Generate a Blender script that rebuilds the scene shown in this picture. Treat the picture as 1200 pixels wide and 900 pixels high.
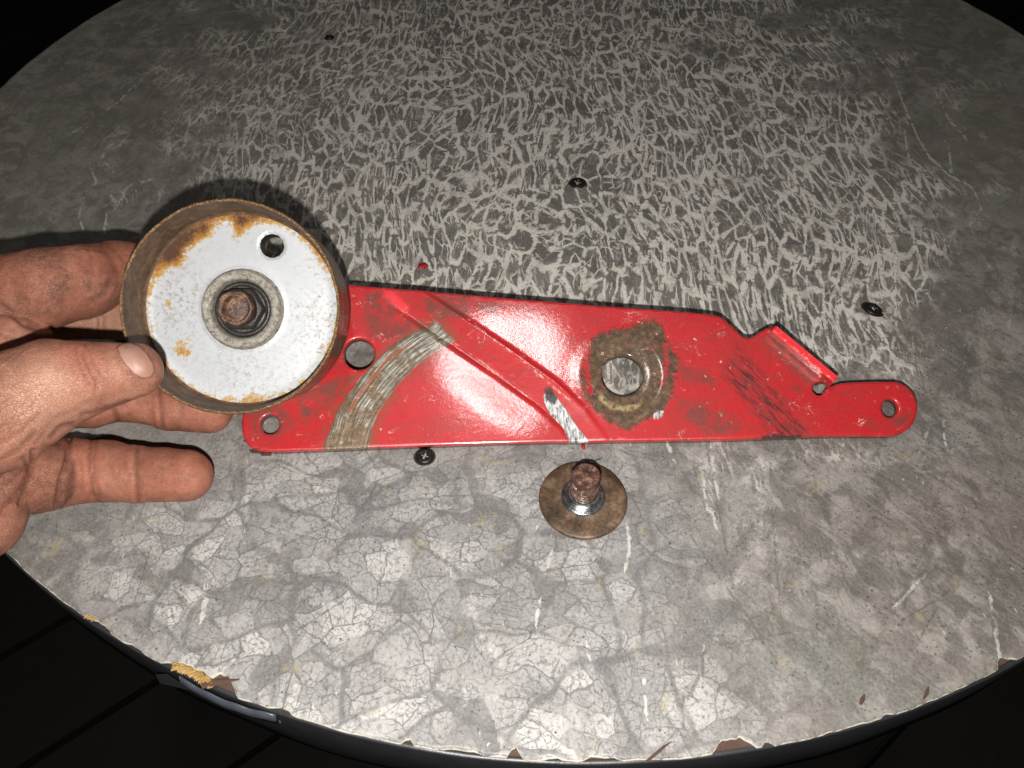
import bpy, math, random
import numpy as np
from mathutils import Vector, Matrix, geometry

for o in list(bpy.data.objects): bpy.data.objects.remove(o)
random.seed(4); rng = np.random.default_rng(7)
S = bpy.context.scene; COL = S.collection
CM = 0.01
# ------------------------------------------------------------------ camera
H = 21.0                                   # camera height over the table, cm
TILT, ROLL, F = math.radians(39.34), math.radians(0.4), 906.0
CAM = np.array([0.0, 0.0, H])
_cr, _sr = math.cos(ROLL), math.sin(ROLL)
FWD = np.array([0, math.sin(TILT), -math.cos(TILT)])
_R0 = np.array([1.0, 0, 0]); _U0 = np.array([0, math.cos(TILT), math.sin(TILT)])
RIGHT = _cr * _R0 + _sr * _U0
UP = -_sr * _R0 + _cr * _U0
cam_d = bpy.data.cameras.new('camera'); cam = bpy.data.objects.new('camera', cam_d); COL.objects.link(cam)
cam_d.sensor_width = 36; cam_d.lens = F / 1200 * 36; cam_d.clip_start = 0.005; cam_d.clip_end = 50
M = Matrix.Identity(4)
for i in range(3):
    M[i][0] = RIGHT[i]; M[i][1] = UP[i]; M[i][2] = -FWD[i]; M[i][3] = CAM[i] * CM
cam.matrix_world = M; S.camera = cam
# ------------------------------------------------------------------ world, flash, exposure
w = bpy.data.worlds.new('World'); S.world = w; w.use_nodes = True
bg = w.node_tree.nodes['Background']; bg.inputs[0].default_value = (0.95, 0.95, 1.0, 1); bg.inputs[1].default_value = 0.008
ld = bpy.data.lights.new('phone_flash', 'POINT'); lo = bpy.data.objects.new('phone_flash', ld); COL.objects.link(lo)
ld.energy = 4.9; ld.shadow_soft_size = 0.0024; ld.color = (1.0, 0.968, 0.925)
LP = CAM + RIGHT * -0.45 + UP * -1.9 - FWD * 0.3
lo.location = LP * CM
# unseen overhead lamp, added to reflect as the white glint on the red paint
cd = bpy.data.lights.new('added_glint_lamp', 'AREA'); co = bpy.data.objects.new('added_glint_lamp', cd); COL.objects.link(co)
cd.shape = 'DISK'; cd.size = 0.13; cd.energy = 2.0; cd.color = (1.0, 0.98, 0.95)
CLP = np.array([1.05142008, 35.33286163, 150.04704429])
co.location = CLP * CM; co.rotation_euler = Vector((CLP - np.array([0, 20.0, 0])).tolist()).to_track_quat('Z', 'Y').to_euler()
S.view_settings.view_transform = 'Standard'; S.view_settings.look = 'None'
S.view_settings.exposure = 0; S.view_settings.gamma = 1

# ------------------------------------------------------------------ helpers
def ray(px, py):
    px = np.asarray(px, float); py = np.asarray(py, float)
    return (FWD[:, None] * F + RIGHT[:, None] * (px - 600).ravel() + UP[:, None] * (450 - py).ravel()).T / F
def at(px, py, z=0.0):                     # point seen at px,py on the level z (cm above table)
    d = ray(px, py)[0]; return CAM + d * ((z - H) / d[2])
def atdepth(px, py, D): return CAM + ray(px, py)[0] * D
def to_px(P):
    P = np.atleast_2d(P) - CAM; D = P @ FWD
    return np.stack([600 + F * (P @ RIGHT) / D, 450 - F * (P @ UP) / D], 1), D
def mesh_np(name, V, Fc, mat=None, parent=None, smooth=True, attrs=None, label=None):
    me = bpy.data.meshes.new(name)
    me.from_pydata([tuple(v) for v in (np.asarray(V) * CM).tolist()], [], [tuple(f) for f in Fc])
    me.validate(); me.update()
    if smooth: me.shade_smooth()
    for k, a in (attrs or {}).items():
        a = np.asarray(a, np.float32)
        if a.ndim == 1:
            at_ = me.attributes.new(k, 'FLOAT', 'POINT'); at_.data.foreach_set('value', a)
        else:
            at_ = me.attributes.new(k, 'FLOAT_VECTOR', 'POINT'); at_.data.foreach_set('vector', a.ravel())
    o = bpy.data.objects.new(name, me); COL.objects.link(o)
    if mat: me.materials.append(mat)
    if parent: o.parent = parent; o.matrix_parent_inverse = Matrix.Identity(4)
    if label: o['label'] = label
    return o
def empty(name, label, cat, group=None, M4=None):
    o = bpy.data.objects.new(name, None); COL.objects.link(o); o.empty_display_size = 0.01
    if M4 is not None: o.matrix_world = M4
    o['label'] = label; o['category'] = cat
    if group: o['group'] = group
    return o
def tag(o, label, cat, group=None):
    o['label'] = label; o['category'] = cat
    if group: o['group'] = group
    return o
def frame(origin, X, Y, Z):
    m = Matrix.Identity(4)
    for i in range(3): m[i][0] = X[i]; m[i][1] = Y[i]; m[i][2] = Z[i]; m[i][3] = origin[i] * CM
    return m
def lathe(profile, n=96, wob=None, close=False):
    V = []; Fc = []
    m = len(profile)
    for j in range(n):
        a = 2 * math.pi * j / n
        for i, (r, z) in enumerate(profile):
            dr, dz = wob(i, a, r, z) if wob else (0, 0)
            V.append(((r + dr) * math.cos(a), (r + dr) * math.sin(a), z + dz))
    for j in range(n):
        k = (j + 1) % n
        for i in range(m - 1 + (1 if close else 0)):
            i2 = (i + 1) % m
            Fc.append((j * m + i, k * m + i, k * m + i2, j * m + i2))
    return np.array(V), Fc
def seg_dist(P, a, b):
    a = np.array(a, float); b = np.array(b, float); ab = b - a
    t = np.clip(((P - a) @ ab) / max(ab @ ab, 1e-9), 0, 1)
    return np.linalg.norm(P - a - t[:, None] * ab, axis=1), t
def line_dist(P, pts):
    d = np.full(len(P), 1e9)
    for a, b in zip(pts[:-1], pts[1:]): d = np.minimum(d, seg_dist(P, a, b)[0])
    return d
def poly_sd(P, pts):                       # negative inside
    d = line_dist(P, list(pts) + [pts[0]]); ins = np.zeros(len(P), bool)
    n = len(pts)
    for i in range(n):
        x1, y1 = pts[i]; x2, y2 = pts[(i + 1) % n]
        if y1 == y2: continue
        c = ((y1 > P[:, 1]) != (y2 > P[:, 1])) & (P[:, 0] < (x2 - x1) * (P[:, 1] - y1) / (y2 - y1) + x1)
        ins ^= c
    return np.where(ins, -d, d)
def line_signed(P, lines, k):
    best = np.full(len(P), 1e9); sg = np.ones(len(P))
    for pts in lines:
        for a, b in zip(pts[:-1], pts[1:]):
            d, t = seg_dist(P, a, b); m = d < best; best[m] = d[m]
            sg[m] = np.sign((b[0] - a[0]) * (P[m, 1] - a[1]) - (b[1] - a[1]) * (P[m, 0] - a[0]))
    return best * k, best * k * sg
def polys_sd(P, ps): return np.min([poly_sd(P, p) for p in ps], axis=0)
_prm = rng.random((64, 64, 64)).astype(np.float32)
def vnoise(P, s=1.0):                      # value noise -1..1
    Q = np.asarray(P) * s; i = np.floor(Q).astype(int); f = Q - i; f = f * f * (3 - 2 * f); r = 0
    for dx in (0, 1):
        for dy in (0, 1):
            for dz in (0, 1):
                wt = (f[:, 0] if dx else 1 - f[:, 0]) * (f[:, 1] if dy else 1 - f[:, 1]) * (f[:, 2] if dz else 1 - f[:, 2])
                r = r + wt * _prm[(i[:, 0] + dx) % 64, (i[:, 1] + dy) % 64, (i[:, 2] + dz) % 64]
    return r * 2 - 1

class N:                                    # tiny node builder
    def __init__(s, name):
        s.m = bpy.data.materials.new(name); s.m.use_nodes = True; s.t = s.m.node_tree
        s.b = s.t.nodes['Principled BSDF']; s.out = s.t.nodes['Material Output']; s.dim = '3D'
    def n(s, k): return s.t.nodes.new(k)
    def link(s, a, b):
        if isinstance(a, (int, float)): b.default_value = a
        elif isinstance(a, tuple): b.default_value = a if len(a) == 4 or b.type != 'RGBA' else (*a, 1)
        else: s.t.links.new(a, b)
    def obj(s): return s.n('ShaderNodeTexCoord').outputs['Object']
    def attr(s, k, out='Fac'):
        a = s.n('ShaderNodeAttribute'); a.attribute_name = k; return a.outputs[out]
    def mapv(s, v, scale=(1, 1, 1), rot=(0, 0, 0), loc=(0, 0, 0)):
        m = s.n('ShaderNodeMapping'); s.link(v, m.inputs[0])
        m.inputs['Scale'].default_value = scale; m.inputs['Rotation'].default_value = rot; m.inputs['Location'].default_value = loc
        return m.outputs[0]
    def noise(s, v, sc=5, det=4, ro=0.55, dist=0.0, out=0):
        t = s.n('ShaderNodeTexNoise'); t.noise_dimensions = s.dim; s.link(v, t.inputs['Vector']); t.inputs['Scale'].default_value = sc
        t.inputs['Detail'].default_value = det; t.inputs['Roughness'].default_value = ro; t.inputs['Distortion'].default_value = dist
        return t.outputs[out]
    def vor(s, v, sc=5, feat='F1', out='Distance', rnd=1.0):
        t = s.n('ShaderNodeTexVoronoi'); t.voronoi_dimensions = s.dim; t.feature = feat; s.link(v, t.inputs['Vector']); t.inputs['Scale'].default_value = sc
        t.inputs['Randomness'].default_value = rnd; return t.outputs[out]
    def math(s, op, a, b=None, c=None, clamp=False):
        t = s.n('ShaderNodeMath'); t.operation = op; t.use_clamp = clamp
        for i, x in enumerate((a, b, c)):
            if x is not None: s.link(x, t.inputs[i])
        return t.outputs[0]
    def add(s, a, b): return s.math('ADD', a, b)
    def mul(s, a, b): return s.math('MULTIPLY', a, b)
    def sub(s, a, b): return s.math('SUBTRACT', a, b)
    def mx(s, a, b): return s.math('MAXIMUM', a, b)
    def vadd(s, a, b):
        t = s.n('ShaderNodeVectorMath'); t.operation = 'ADD'; s.link(a, t.inputs[0]); s.link(b, t.inputs[1]); return t.outputs[0]
    def vscale(s, a, k):
        t = s.n('ShaderNodeVectorMath'); t.operation = 'SCALE'; s.link(a, t.inputs[0]); s.link(k, t.inputs['Scale']); return t.outputs[0]
    def warp(s, v, sc, amt, det=2):          # domain warp
        c = s.noise(v, sc, det, 0.5, 0, 1)
        t = s.n('ShaderNodeVectorMath'); t.operation = 'SUBTRACT'; s.link(c, t.inputs[0]); t.inputs[1].default_value = (.5, .5, .5)
        return s.vadd(v, s.vscale(t.outputs[0], amt))
    def step(s, x, lo, hi):                  # smoothstep lo->hi (hi<lo inverts)
        t = s.n('ShaderNodeMapRange'); t.interpolation_type = 'SMOOTHSTEP'; inv = hi < lo
        if inv: lo, hi = hi, lo
        s.link(x, t.inputs[0]); t.inputs[1].default_value = lo; t.inputs[2].default_value = hi
        t.inputs[3].default_value = 1 if inv else 0; t.inputs[4].default_value = 0 if inv else 1
        return t.outputs[0]
    def mix(s, f, a, b):
        t = s.n('ShaderNodeMix'); t.data_type = 'RGBA'; s.link(f, t.inputs[0])
        s.link(a, t.inputs[6]); s.link(b, t.inputs[7]); return t.outputs[2]
    def mixf(s, f, a, b):
        t = s.n('ShaderNodeMix'); s.link(f, t.inputs[0]); s.link(a, t.inputs[2]); s.link(b, t.inputs[3]); return t.outputs[0]
    def ramp(s, x, stops):
        t = s.n('ShaderNodeValToRGB'); s.link(x, t.inputs[0]); e = t.color_ramp.elements
        for i, (p, c) in enumerate(stops):
            el = e[i] if i < 2 else e.new(p)
            el.position = p; el.color = (*c, 1)
        return t.outputs[0]
    def bump(s, h, strength=0.3, dist=0.001, prev=None):
        t = s.n('ShaderNodeBump'); s.link(h, t.inputs['Height']); t.inputs['Strength'].default_value = strength
        t.inputs['Distance'].default_value = dist
        if prev is not None: s.link(prev, t.inputs['Normal'])
        return t.outputs[0]
    def done(s, col=None, rough=None, metal=None, normal=None, **kw):
        if col is not None: s.link(col, s.b.inputs['Base Color'])
        if rough is not None: s.link(rough, s.b.inputs['Roughness'])
        if metal is not None: s.link(metal, s.b.inputs['Metallic'])
        if normal is not None: s.link(normal, s.b.inputs['Normal'])
        for k, v in kw.items(): s.link(v, s.b.inputs[k.replace('_', ' ')])
        return s.m

# ------------------------------------------------------------------ materials
def mat_laminate():
    s = N('laminate'); s.dim = '2D'; v = s.mapv(s.obj(), (100, 100, 100))            # coordinates in cm
    vein, pale, dull = s.attr('vein'), s.attr('pale'), s.attr('dull')
    crack, dcrack = s.attr('crack'), s.attr('dcrack')
    cloud = s.noise(v, 0.35, 5, 0.6, 0.6); cl2 = s.noise(v, 1.3, 5, 0.65, 0.4)
    base = s.mix(s.step(s.add(cloud, s.mul(s.sub(cl2, .5), 1.2)), .36, .64), (.125, .108, .094), (.275, .246, .220))
    # greenish / brownish tints
    base = s.mix(s.mul(s.step(s.noise(v, .22, 3, .6, .5), .48, .62), .4), base, (.13, .135, .112))
    base = s.mix(s.mul(s.step(s.noise(s.mapv(v, loc=(9, 3, 0)), .3, 4, .6, .5), .46, .62), .55), base, (.185, .15, .13))
    # --- pale pebble-like clasts
    w1 = s.warp(s.warp(v, .30, 1.6, 2), 2.2, .20, 4)
    wst = s.mapv(w1, (1.0, 1.3, 1), (0, 0, .35))
    cell = s.vor(wst, .42, 'F1', 'Color'); edge = s.vor(wst, .42, 'DISTANCE_TO_EDGE')
    sep = s.n('ShaderNodeSeparateColor'); s.link(cell, sep.inputs[0])
    cell2 = s.vor(wst, 1.15, 'F1', 'Color'); edge2 = s.vor(wst, 1.15, 'DISTANCE_TO_EDGE')
    sep2 = s.n('ShaderNodeSeparateColor'); s.link(cell2, sep2.inputs[0])
    edge3 = s.vor(s.warp(s.mapv(w1, loc=(4, 7, 0), rot=(0, 0, .5)), 5, .15), 4.2, 'DISTANCE_TO_EDGE')
    sw = s.add(.015, s.mul(s.step(s.noise(v, .42, 4, .6), .46, .66), .30)); sw2 = s.add(.005, s.mul(s.step(s.noise(v, .6, 3, .6), .5, .7), .14))
    body = s.mul(s.step(s.sub(edge, sw), -.01, .035), s.add(.35, s.mul(sep.outputs[0], .65)))
    body2 = s.mul(s.step(s.sub(edge2, sw2), -.005, .03), s.step(sep2.outputs[1], .25, .8))
    grain = s.noise(v, 7, 4, .7)
    cv = s.mul(s.mul(s.mx(s.mul(body, s.add(.45, s.mul(body2, .55))), s.mul(body2, .45)), pale), s.step(grain, .28, .52))
    soft = s.mix(pale, base, s.mix(s.step(cl2, .3, .7), (.13, .122, .120), (.20, .19, .185)))
    col = s.mix(s.mul(cv, .95), soft, s.mix(cloud, (.56, .545, .515), (.41, .40, .385)))
    # dark hair cracks between them
    hair = s.mx(s.mul(s.step(edge2, .05, 0), .9), s.mx(s.mul(s.step(edge, .07, 0), .7), s.mul(s.step(edge3, .09, 0.01), .8)))
    hair = s.mul(hair, s.mul(s.step(s.noise(v, 1.1, 3), .32, .5), s.mixf(pale, .35, 1.0)))
    col = s.mix(s.mul(hair, .9), col, (.085, .08, .078))
    # --- worm-like pale veins, stretched front to back
    a = s.warp(s.warp(s.mapv(s.warp(v, .10, 3.2, 1), (1.15, .5, 1)), .5, .9, 1), 2.2, .27, 3)
    va = s.mapv(a, (1.3, .92, 1))
    r1 = s.vor(va, 1.25, 'DISTANCE_TO_EDGE'); r2 = s.vor(s.mapv(va, (1.3, 1.1, 1), (0, 0, .35), (7, 2, 0)), 2.0, 'DISTANCE_TO_EDGE')
    r3 = s.math('ABSOLUTE', s.sub(s.noise(s.mapv(va, (1.6, 1, 1), loc=(1, 5, 0)), 1.3, 2, .5, .4), .5))
    blot = s.noise(s.mapv(a, loc=(3, 8, 0)), 2.6, 3, .6, .4)
    wid = s.add(-.125, s.add(s.mul(s.noise(v, 1.9, 4, .7), .26), s.mul(s.noise(s.mapv(v, loc=(6, 1, 0)), .38, 3, .6), .20)))
    lines = s.mx(s.step(s.sub(r1, wid), .045, -.045), s.mul(s.step(s.sub(r2, s.mul(wid, .75)), .035, -.035), s.mul(.95, s.step(s.noise(v, .7, 2), .4, .55))))
    lines = s.mx(s.mul(lines, s.step(s.noise(v, 1.9, 3, .6), .31, .42)), s.mx(s.mul(s.step(r3, .018, .006), .35), s.mul(s.step(blot, .62, .67), .7)))
    lines = s.mul(lines, s.mul(s.step(s.add(vein, s.mul(s.sub(s.noise(v, .33, 5, .65), .5), 2.0)), .2, .85), s.step(grain, .15, .5)))
    col = s.mix(s.mul(vein, .35), col, (.085, .072, .064))
    col = s.mix(s.mul(lines, .9), col, (.76, .715, .64))
    # --- traced long veins (white) and scratches (dark)
    wob = s.mul(s.sub(s.noise(v, 3.2, 4, .65), .5), .22)
    cw = s.add(.012, s.mul(s.noise(v, 1.6, 3), .05))
    lm = s.mul(s.step(s.sub(s.math('ABSOLUTE', s.add(s.attr('crack_s'), s.mul(wob, .7))), s.mul(cw, 1.15)), .02, -.012), s.step(crack, .2, .14))
    col = s.mix(s.mul(s.mul(lm, s.step(s.noise(v, 2.4, 3), .38, .52)), .8), col, (.54, .52, .475))
    dm = s.mul(s.step(s.math('ABSOLUTE', s.add(s.attr('dcrack_s'), s.mul(wob, .4))), .045, .01), s.step(dcrack, .2, .14))
    col = s.mix(s.mul(s.mul(dm, s.step(s.noise(v, 3, 3), .3, .55)), .6), col, (.06, .05, .04))
    # --- small white dashes everywhere
    dash = s.step(s.vor(s.mapv(s.warp(v, 3, .3), (2.2, .8, 1), (0, 0, .25)), 1.2), .08, .03)
    col = s.mix(s.mul(s.mul(dash, s.step(s.noise(v, .5, 2), .52, .66)), .75), col, (.50, .48, .44))
    # specks and grime
    sp = s.mul(s.step(s.vor(v, 4.2), .2, .1), s.step(s.noise(v, 1.1, 4, .7), .49, .57))
    col = s.mix(s.mul(sp, s.mixf(dull, .3, .85)), col, (.05, .045, .04))
    sp2 = s.mul(s.mul(s.step(s.vor(s.mapv(v, loc=(5, 5, 0)), 1.9), .085, .03), .9), s.step(s.noise(v, .9, 3, .6), .5, .58))
    col = s.mix(sp2, col, (.045, .04, .035))
    fine = s.noise(v, 11, 4, .8)
    col = s.mix(.32, col, s.mix(s.step(fine, .3, .7), s.mix(.5, col, (.05, .05, .05)), s.mix(.35, col, (.6, .6, .58))))
    grime = s.mul(s.step(s.noise(s.mapv(v, (1, .5, 1), (0, 0, .5), loc=(2, 2, 0)), .8, 6, .75, .5), .48, .64), s.mixf(dull, .22, .6))
    strk = s.noise(s.mapv(s.mapv(v, rot=(0, 0, .75)), (.6, 5, 1)), 1.0, 5, .75, .5)
    col = s.mix(s.mul(s.mul(s.step(strk, .52, .62), dull), .32), col, (.07, .06, .055))
    col = s.mix(s.mul(s.mul(s.step(strk, .46, .38), dull), .22), col, (.34, .31, .29))
    col = s.mix(grime, col, (.085, .075, .062))
    yel = s.mul(s.step(s.noise(s.mapv(v, loc=(20, 2, 0)), .9, 4, .7), .64, .74), .4)
    col = s.mix(yel, col, (.33, .27, .14))
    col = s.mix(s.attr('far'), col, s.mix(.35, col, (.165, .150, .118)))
    # worn bright lip and brown smear along the edge
    lip = s.attr('lip'); lipn = s.noise(v, 2.5, 4, .7)
    col = s.mix(s.mul(s.step(s.sub(lip, s.mul(s.sub(lipn, .45),   .14)), .014, -.004), s.sub(1, s.mul(s.attr('far'), .9))), col, (.46, .43, .36))
    rough = s.mixf(s.noise(v, 2.2, 4), .42, .62)
    nrm = s.bump(s.noise(v, 9, 4, .6), .12, .0004)
    return s.done(col, rough, 0, nrm, Specular_IOR_Level=.42)

def mat_red():
    s = N('red_paint'); v = s.mapv(s.obj(), (100, 100, 100))
    n1 = s.noise(v, 1.2, 5, .6); n2 = s.noise(v, 5, 5, .7); n3 = s.noise(v, 18, 4, .7)
    d1 = s.mul(s.sub(n2, .5), .5); d3 = s.mul(s.sub(n3, .5), .25)
    col = s.mix(n1, (.40, .013, .018), (.50, .021, .024))
    rgh = s.mixf(n2, .30, .42)
    # film of grease, also darkening the foot of the tab
    gr = s.mul(s.step(s.add(s.attr('grease_shade'), s.mul(d1, 1.0)), .16, -.22), s.step(s.noise(v, 2.2, 6, .75, .8), .36, .56))
    col = s.mix(s.mul(gr, .8), col, (.105, .045, .032)); rgh = s.mixf(gr, rgh, .45)
    film = s.mul(s.step(s.noise(s.mapv(v, (.7, 1.6, 1), (0, 0, -.6), loc=(4, 4, 0)), .9, 7, .75, .6), .46, .64), .5)
    col = s.mix(film, col, (.27, .035, .03))
    # streaky dark scratches on the right
    sv = s.mapv(v, (1, 1, 1), (0, 0, .87))
    st = s.noise(s.mapv(sv, (1.1, 9, 1)), 1.0, 5, .65, .3)
    tint = s.mul(s.step(s.attr('scuff'), .3, -.4), s.step(s.noise(s.mapv(sv, (.8, 3, 1)), 1.0, 6, .75, .5), .42, .6))
    col = s.mix(s.mul(tint, .7), col, (.14, .035, .03))
    scr = s.mul(s.step(s.attr('scuff'), .25, -.3), s.step(st, .48, .58))
    col = s.mix(s.mul(scr, .85), col, (.045, .02, .02))
    scw = s.mul(s.step(s.attr('scuff'), .5, -.1), s.step(s.noise(s.mapv(sv, (.9, 12, 1), loc=(3, 3, 0)), 1.0, 5, .7, .3), .68, .73))
    col = s.mix(s.mul(scw, .7), col, (.50, .22, .18))
    # mud ring round the hub hole; also shades the tab's inner face
    md = s.add(s.attr('mud_shade'), s.add(s.mul(d1, 1.2), s.mul(d3, 2))); mud_shade = s.mul(s.step(md, .06, -.05), s.step(s.add(s.noise(v, 2.0, 5, .7, 1.0), s.mul(s.attr('mud_shade'), -.14)), .34, .46))
    mud_shade_col = s.ramp(s.noise(v, 4, 6, .72), [(.30, (.030, .018, .011)), (.46, (.072, .040, .020)), (.58, (.125, .072, .036)), (.75, (.22, .14, .075))])
    col = s.mix(mud_shade, col, mud_shade_col); rgh = s.mixf(mud_shade, rgh, .72)
    bare = s.mul(s.step(s.add(s.attr('hubbare'), s.mul(d1, .6)), .06, -.08), 1)
    col = s.mix(s.mul(bare, s.step(n2, .35, .6)), col, (.42, .33, .17))
    # worn arc: scoured steel with rust
    arc = s.add(s.attr('arc'), s.add(s.mul(d1, .22), s.mul(d3, .3))); am = s.step(arc, .03, -.03)
    cv = s.n('ShaderNodeCombineXYZ'); s.link(s.mul(s.attr('arc_c'), 8), cv.inputs[0]); s.link(s.mul(s.attr('arc_t'), .45), cv.inputs[1])
    stk = s.noise(cv.outputs[0], 1.6, 6, .72)
    cross = s.noise(s.mapv(cv.outputs[0], (.25, 9, 1)), 1.6, 3, .6)
    steel = s.ramp(s.add(s.mul(stk, .85), s.mul(cross, .15)), [(.33, (.05, .038, .026)), (.43, (.13, .10, .065)), (.50, (.25, .22, .175)), (.56, (.48, .46, .41)), (.65, (.80, .78, .72))])
    rustm = s.step(s.add(s.noise(v, 1.5, 5, .7, .5), s.mul(s.attr('arc_t'), .026)), .55, .66)
    steel = s.mix(s.mul(rustm, .75), steel, s.ramp(s.add(s.mul(n2, .5), s.mul(n3, .5)), [(.4, (.07, .04, .02)), (.5, (.16, .09, .04)), (.6, (.33, .21, .10))]))
    edgeb = s.step(s.math('ABSOLUTE', s.add(arc, .04)), .10, .02)
    steel = s.mix(s.mul(edgeb, .6), steel, (.13, .085, .05))
    halo = s.mul(s.step(arc, .5, .0), s.step(s.noise(v, 1.7, 6, .72, .5), .40, .58))
    col = s.mix(s.mul(halo, .65), col, (.17, .07, .035))
    col = s.mix(am, col, steel); rgh = s.mixf(am, rgh, .5)
    strip = s.mul(s.step(s.add(s.attr('strip'), s.mul(d3, .4)), .045, -.01), am)
    col = s.mix(s.mul(strip, .8), col, (.42, .10, .045))
    # bright gouge at the end of the rib
    gg = s.add(s.attr('gouge'), s.add(s.mul(d1, .2), s.mul(d3, .25))); gm = s.step(gg, .02, -.02)
    gs = s.noise(s.mapv(v, (5, 1.0, 1), (0, 0, -.78)), 3.0, 6, .75, .4)
    col = s.mix(gm, col, s.ramp(gs, [(.38, (.06, .05, .05)), (.46, (.30, .29, .29)), (.53, (.66, .66, .66)), (.62, (.85, .85, .85))]))
    rgh = s.mixf(gm, rgh, .35)
    bk = s.step(s.add(s.attr('black'), s.mul(d1, .3)), .06, -.05)
    col = s.mix(s.mul(bk, .9), col, (.02, .018, .018))
    # chipped crests
    ch = s.mul(s.step(s.add(s.attr('crest'), s.mul(d3, .25)), .055, .0), s.step(s.noise(v, 3.1, 4, .7), .47, .57))
    col = s.mix(s.mul(ch, .75), col, (.72, .52, .46))
    bright = s.step(s.add(s.attr('bright_red'), s.mul(d1, .6)), .1, -.12)
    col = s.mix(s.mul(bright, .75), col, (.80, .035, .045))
    # random nicks
    nk = s.mul(s.step(s.vor(s.warp(v, 4, .25), 1.7), .09, .045), s.step(n1, .45, .6))
    col = s.mix(nk, col, (.60, .42, .33))
    nk2 = s.step(s.vor(s.mapv(v, (1, 1, 1), loc=(3, 1, 0)), 2.6), .06, .035)
    col = s.mix(s.mul(nk2, .9), col, (.05, .02, .015))
    squig = s.mul(s.step(s.math('ABSOLUTE', s.sub(s.noise(s.warp(v, 3, .3), 2.6, 2, .5, 1.2), .5)), .012, .004), s.step(s.noise(v, 1.4, 3, .6), .56, .64))
    col = s.mix(s.mul(squig, .7), col, (.66, .46, .40))
    rim = s.step(s.attr('rimd'), .09, .02)
    rm = s.mul(rim, s.step(s.noise(v, 1.7, 4, .7), .52, .64))
    col = s.mix(s.mul(rm, .7), col, (.07, .03, .025))
    h = s.add(s.mul(n3, .45), s.add(s.mul(am, s.mul(stk, .8)), s.add(s.mul(mud_shade, s.add(.4, n2)), s.mul(gm, gs))))
    nrm = s.bump(h, .55, .0004)
    nrm = s.bump(s.noise(v, 2.4, 3, .6), .12, .0012, nrm)
    metal = s.mx(s.mul(am, .35), s.mul(gm, .35))
    s.link(s.bump(s.add(s.mul(n3, .5), s.mul(s.noise(v, 5, 3, .6), 1.5)), .12, .00018), s.b.inputs['Coat Normal'])
    return s.done(col, rgh, metal, nrm, Coat_Weight=1.0, Coat_Roughness=.13, Specular_IOR_Level=.6)

def mat_pulley_face():
    s = N('zinc_face'); v = s.mapv(s.obj(), (100, 100, 100))
    n = s.noise(v, 3.4, 6, .75); nf = s.noise(v, 8, 5, .8); nl = s.noise(v, 1.0, 3, .6)
    r = s.add(s.attr('rust'), s.add(s.mul(s.sub(n, .5), 1.5), s.mul(s.sub(nf, .5), 1.9)))
    m = s.step(r, .36, .66)
    base = s.mix(nl, (.39, .41, .43), (.46, .47, .485))
    base = s.mix(s.mul(s.step(nf, .48, .62), s.mul(s.attr('pit'), .8)), base, (.22, .19, .155))
    dots = s.step(s.vor(v, 9), .13, .07)
    base = s.mix(s.mul(dots, s.mul(.55, s.step(nl, .35, .6))), base, (.25, .22, .18))
    rc = s.ramp(s.add(s.mul(s.attr('rust'), .45), s.mul(s.add(s.mul(nf, .6), s.mul(n, .4)), .75)), [(.50, (.50, .40, .18)), (.60, (.46, .27, .06)), (.74, (.27, .12, .024)), (.88, (.06, .023, .009))])
    col = s.mix(m, base, rc)
    nrm = s.bump(s.add(s.mul(m, nf), s.mul(nf, .12)), .5, .0004)
    return s.done(col, s.mixf(m, .42, .85), s.mul(s.sub(1, m), .12), nrm)

def mat_rust(name, dark, mid, light, sc=4.0, rough=.6, metal=.2, bump=.5, spec=.5):
    s = N(name); v = s.mapv(s.obj(), (100, 100, 100))
    n = s.noise(v, sc, 7, .72, .3); nf = s.noise(v, sc * 5, 4, .7)
    x = s.add(s.mul(n, .7), s.mul(nf, .3))
    col = s.ramp(x, [(.37, dark), (.5, mid), (.63, light)])
    return s.done(col, s.mixf(nf, rough - .1, rough + .12), metal, s.bump(s.add(nf, n), bump, .0004), Specular_IOR_Level=spec)

def mat_lip():
    s = N('rusty_lip'); v = s.mapv(s.obj(), (100, 100, 100))
    nf = s.noise(v, 14, 5, .8); n = s.noise(v, 3, 4, .7)
    col = s.ramp(s.add(s.mul(nf, .7), s.mul(n, .3)), [(.36, (.05, .026, .014)), (.50, (.15, .08, .035)), (.58, (.34, .20, .09)), (.68, (.66, .50, .30))])
    return s.done(col, .5, .35, s.bump(nf, .7, .0006))

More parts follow.
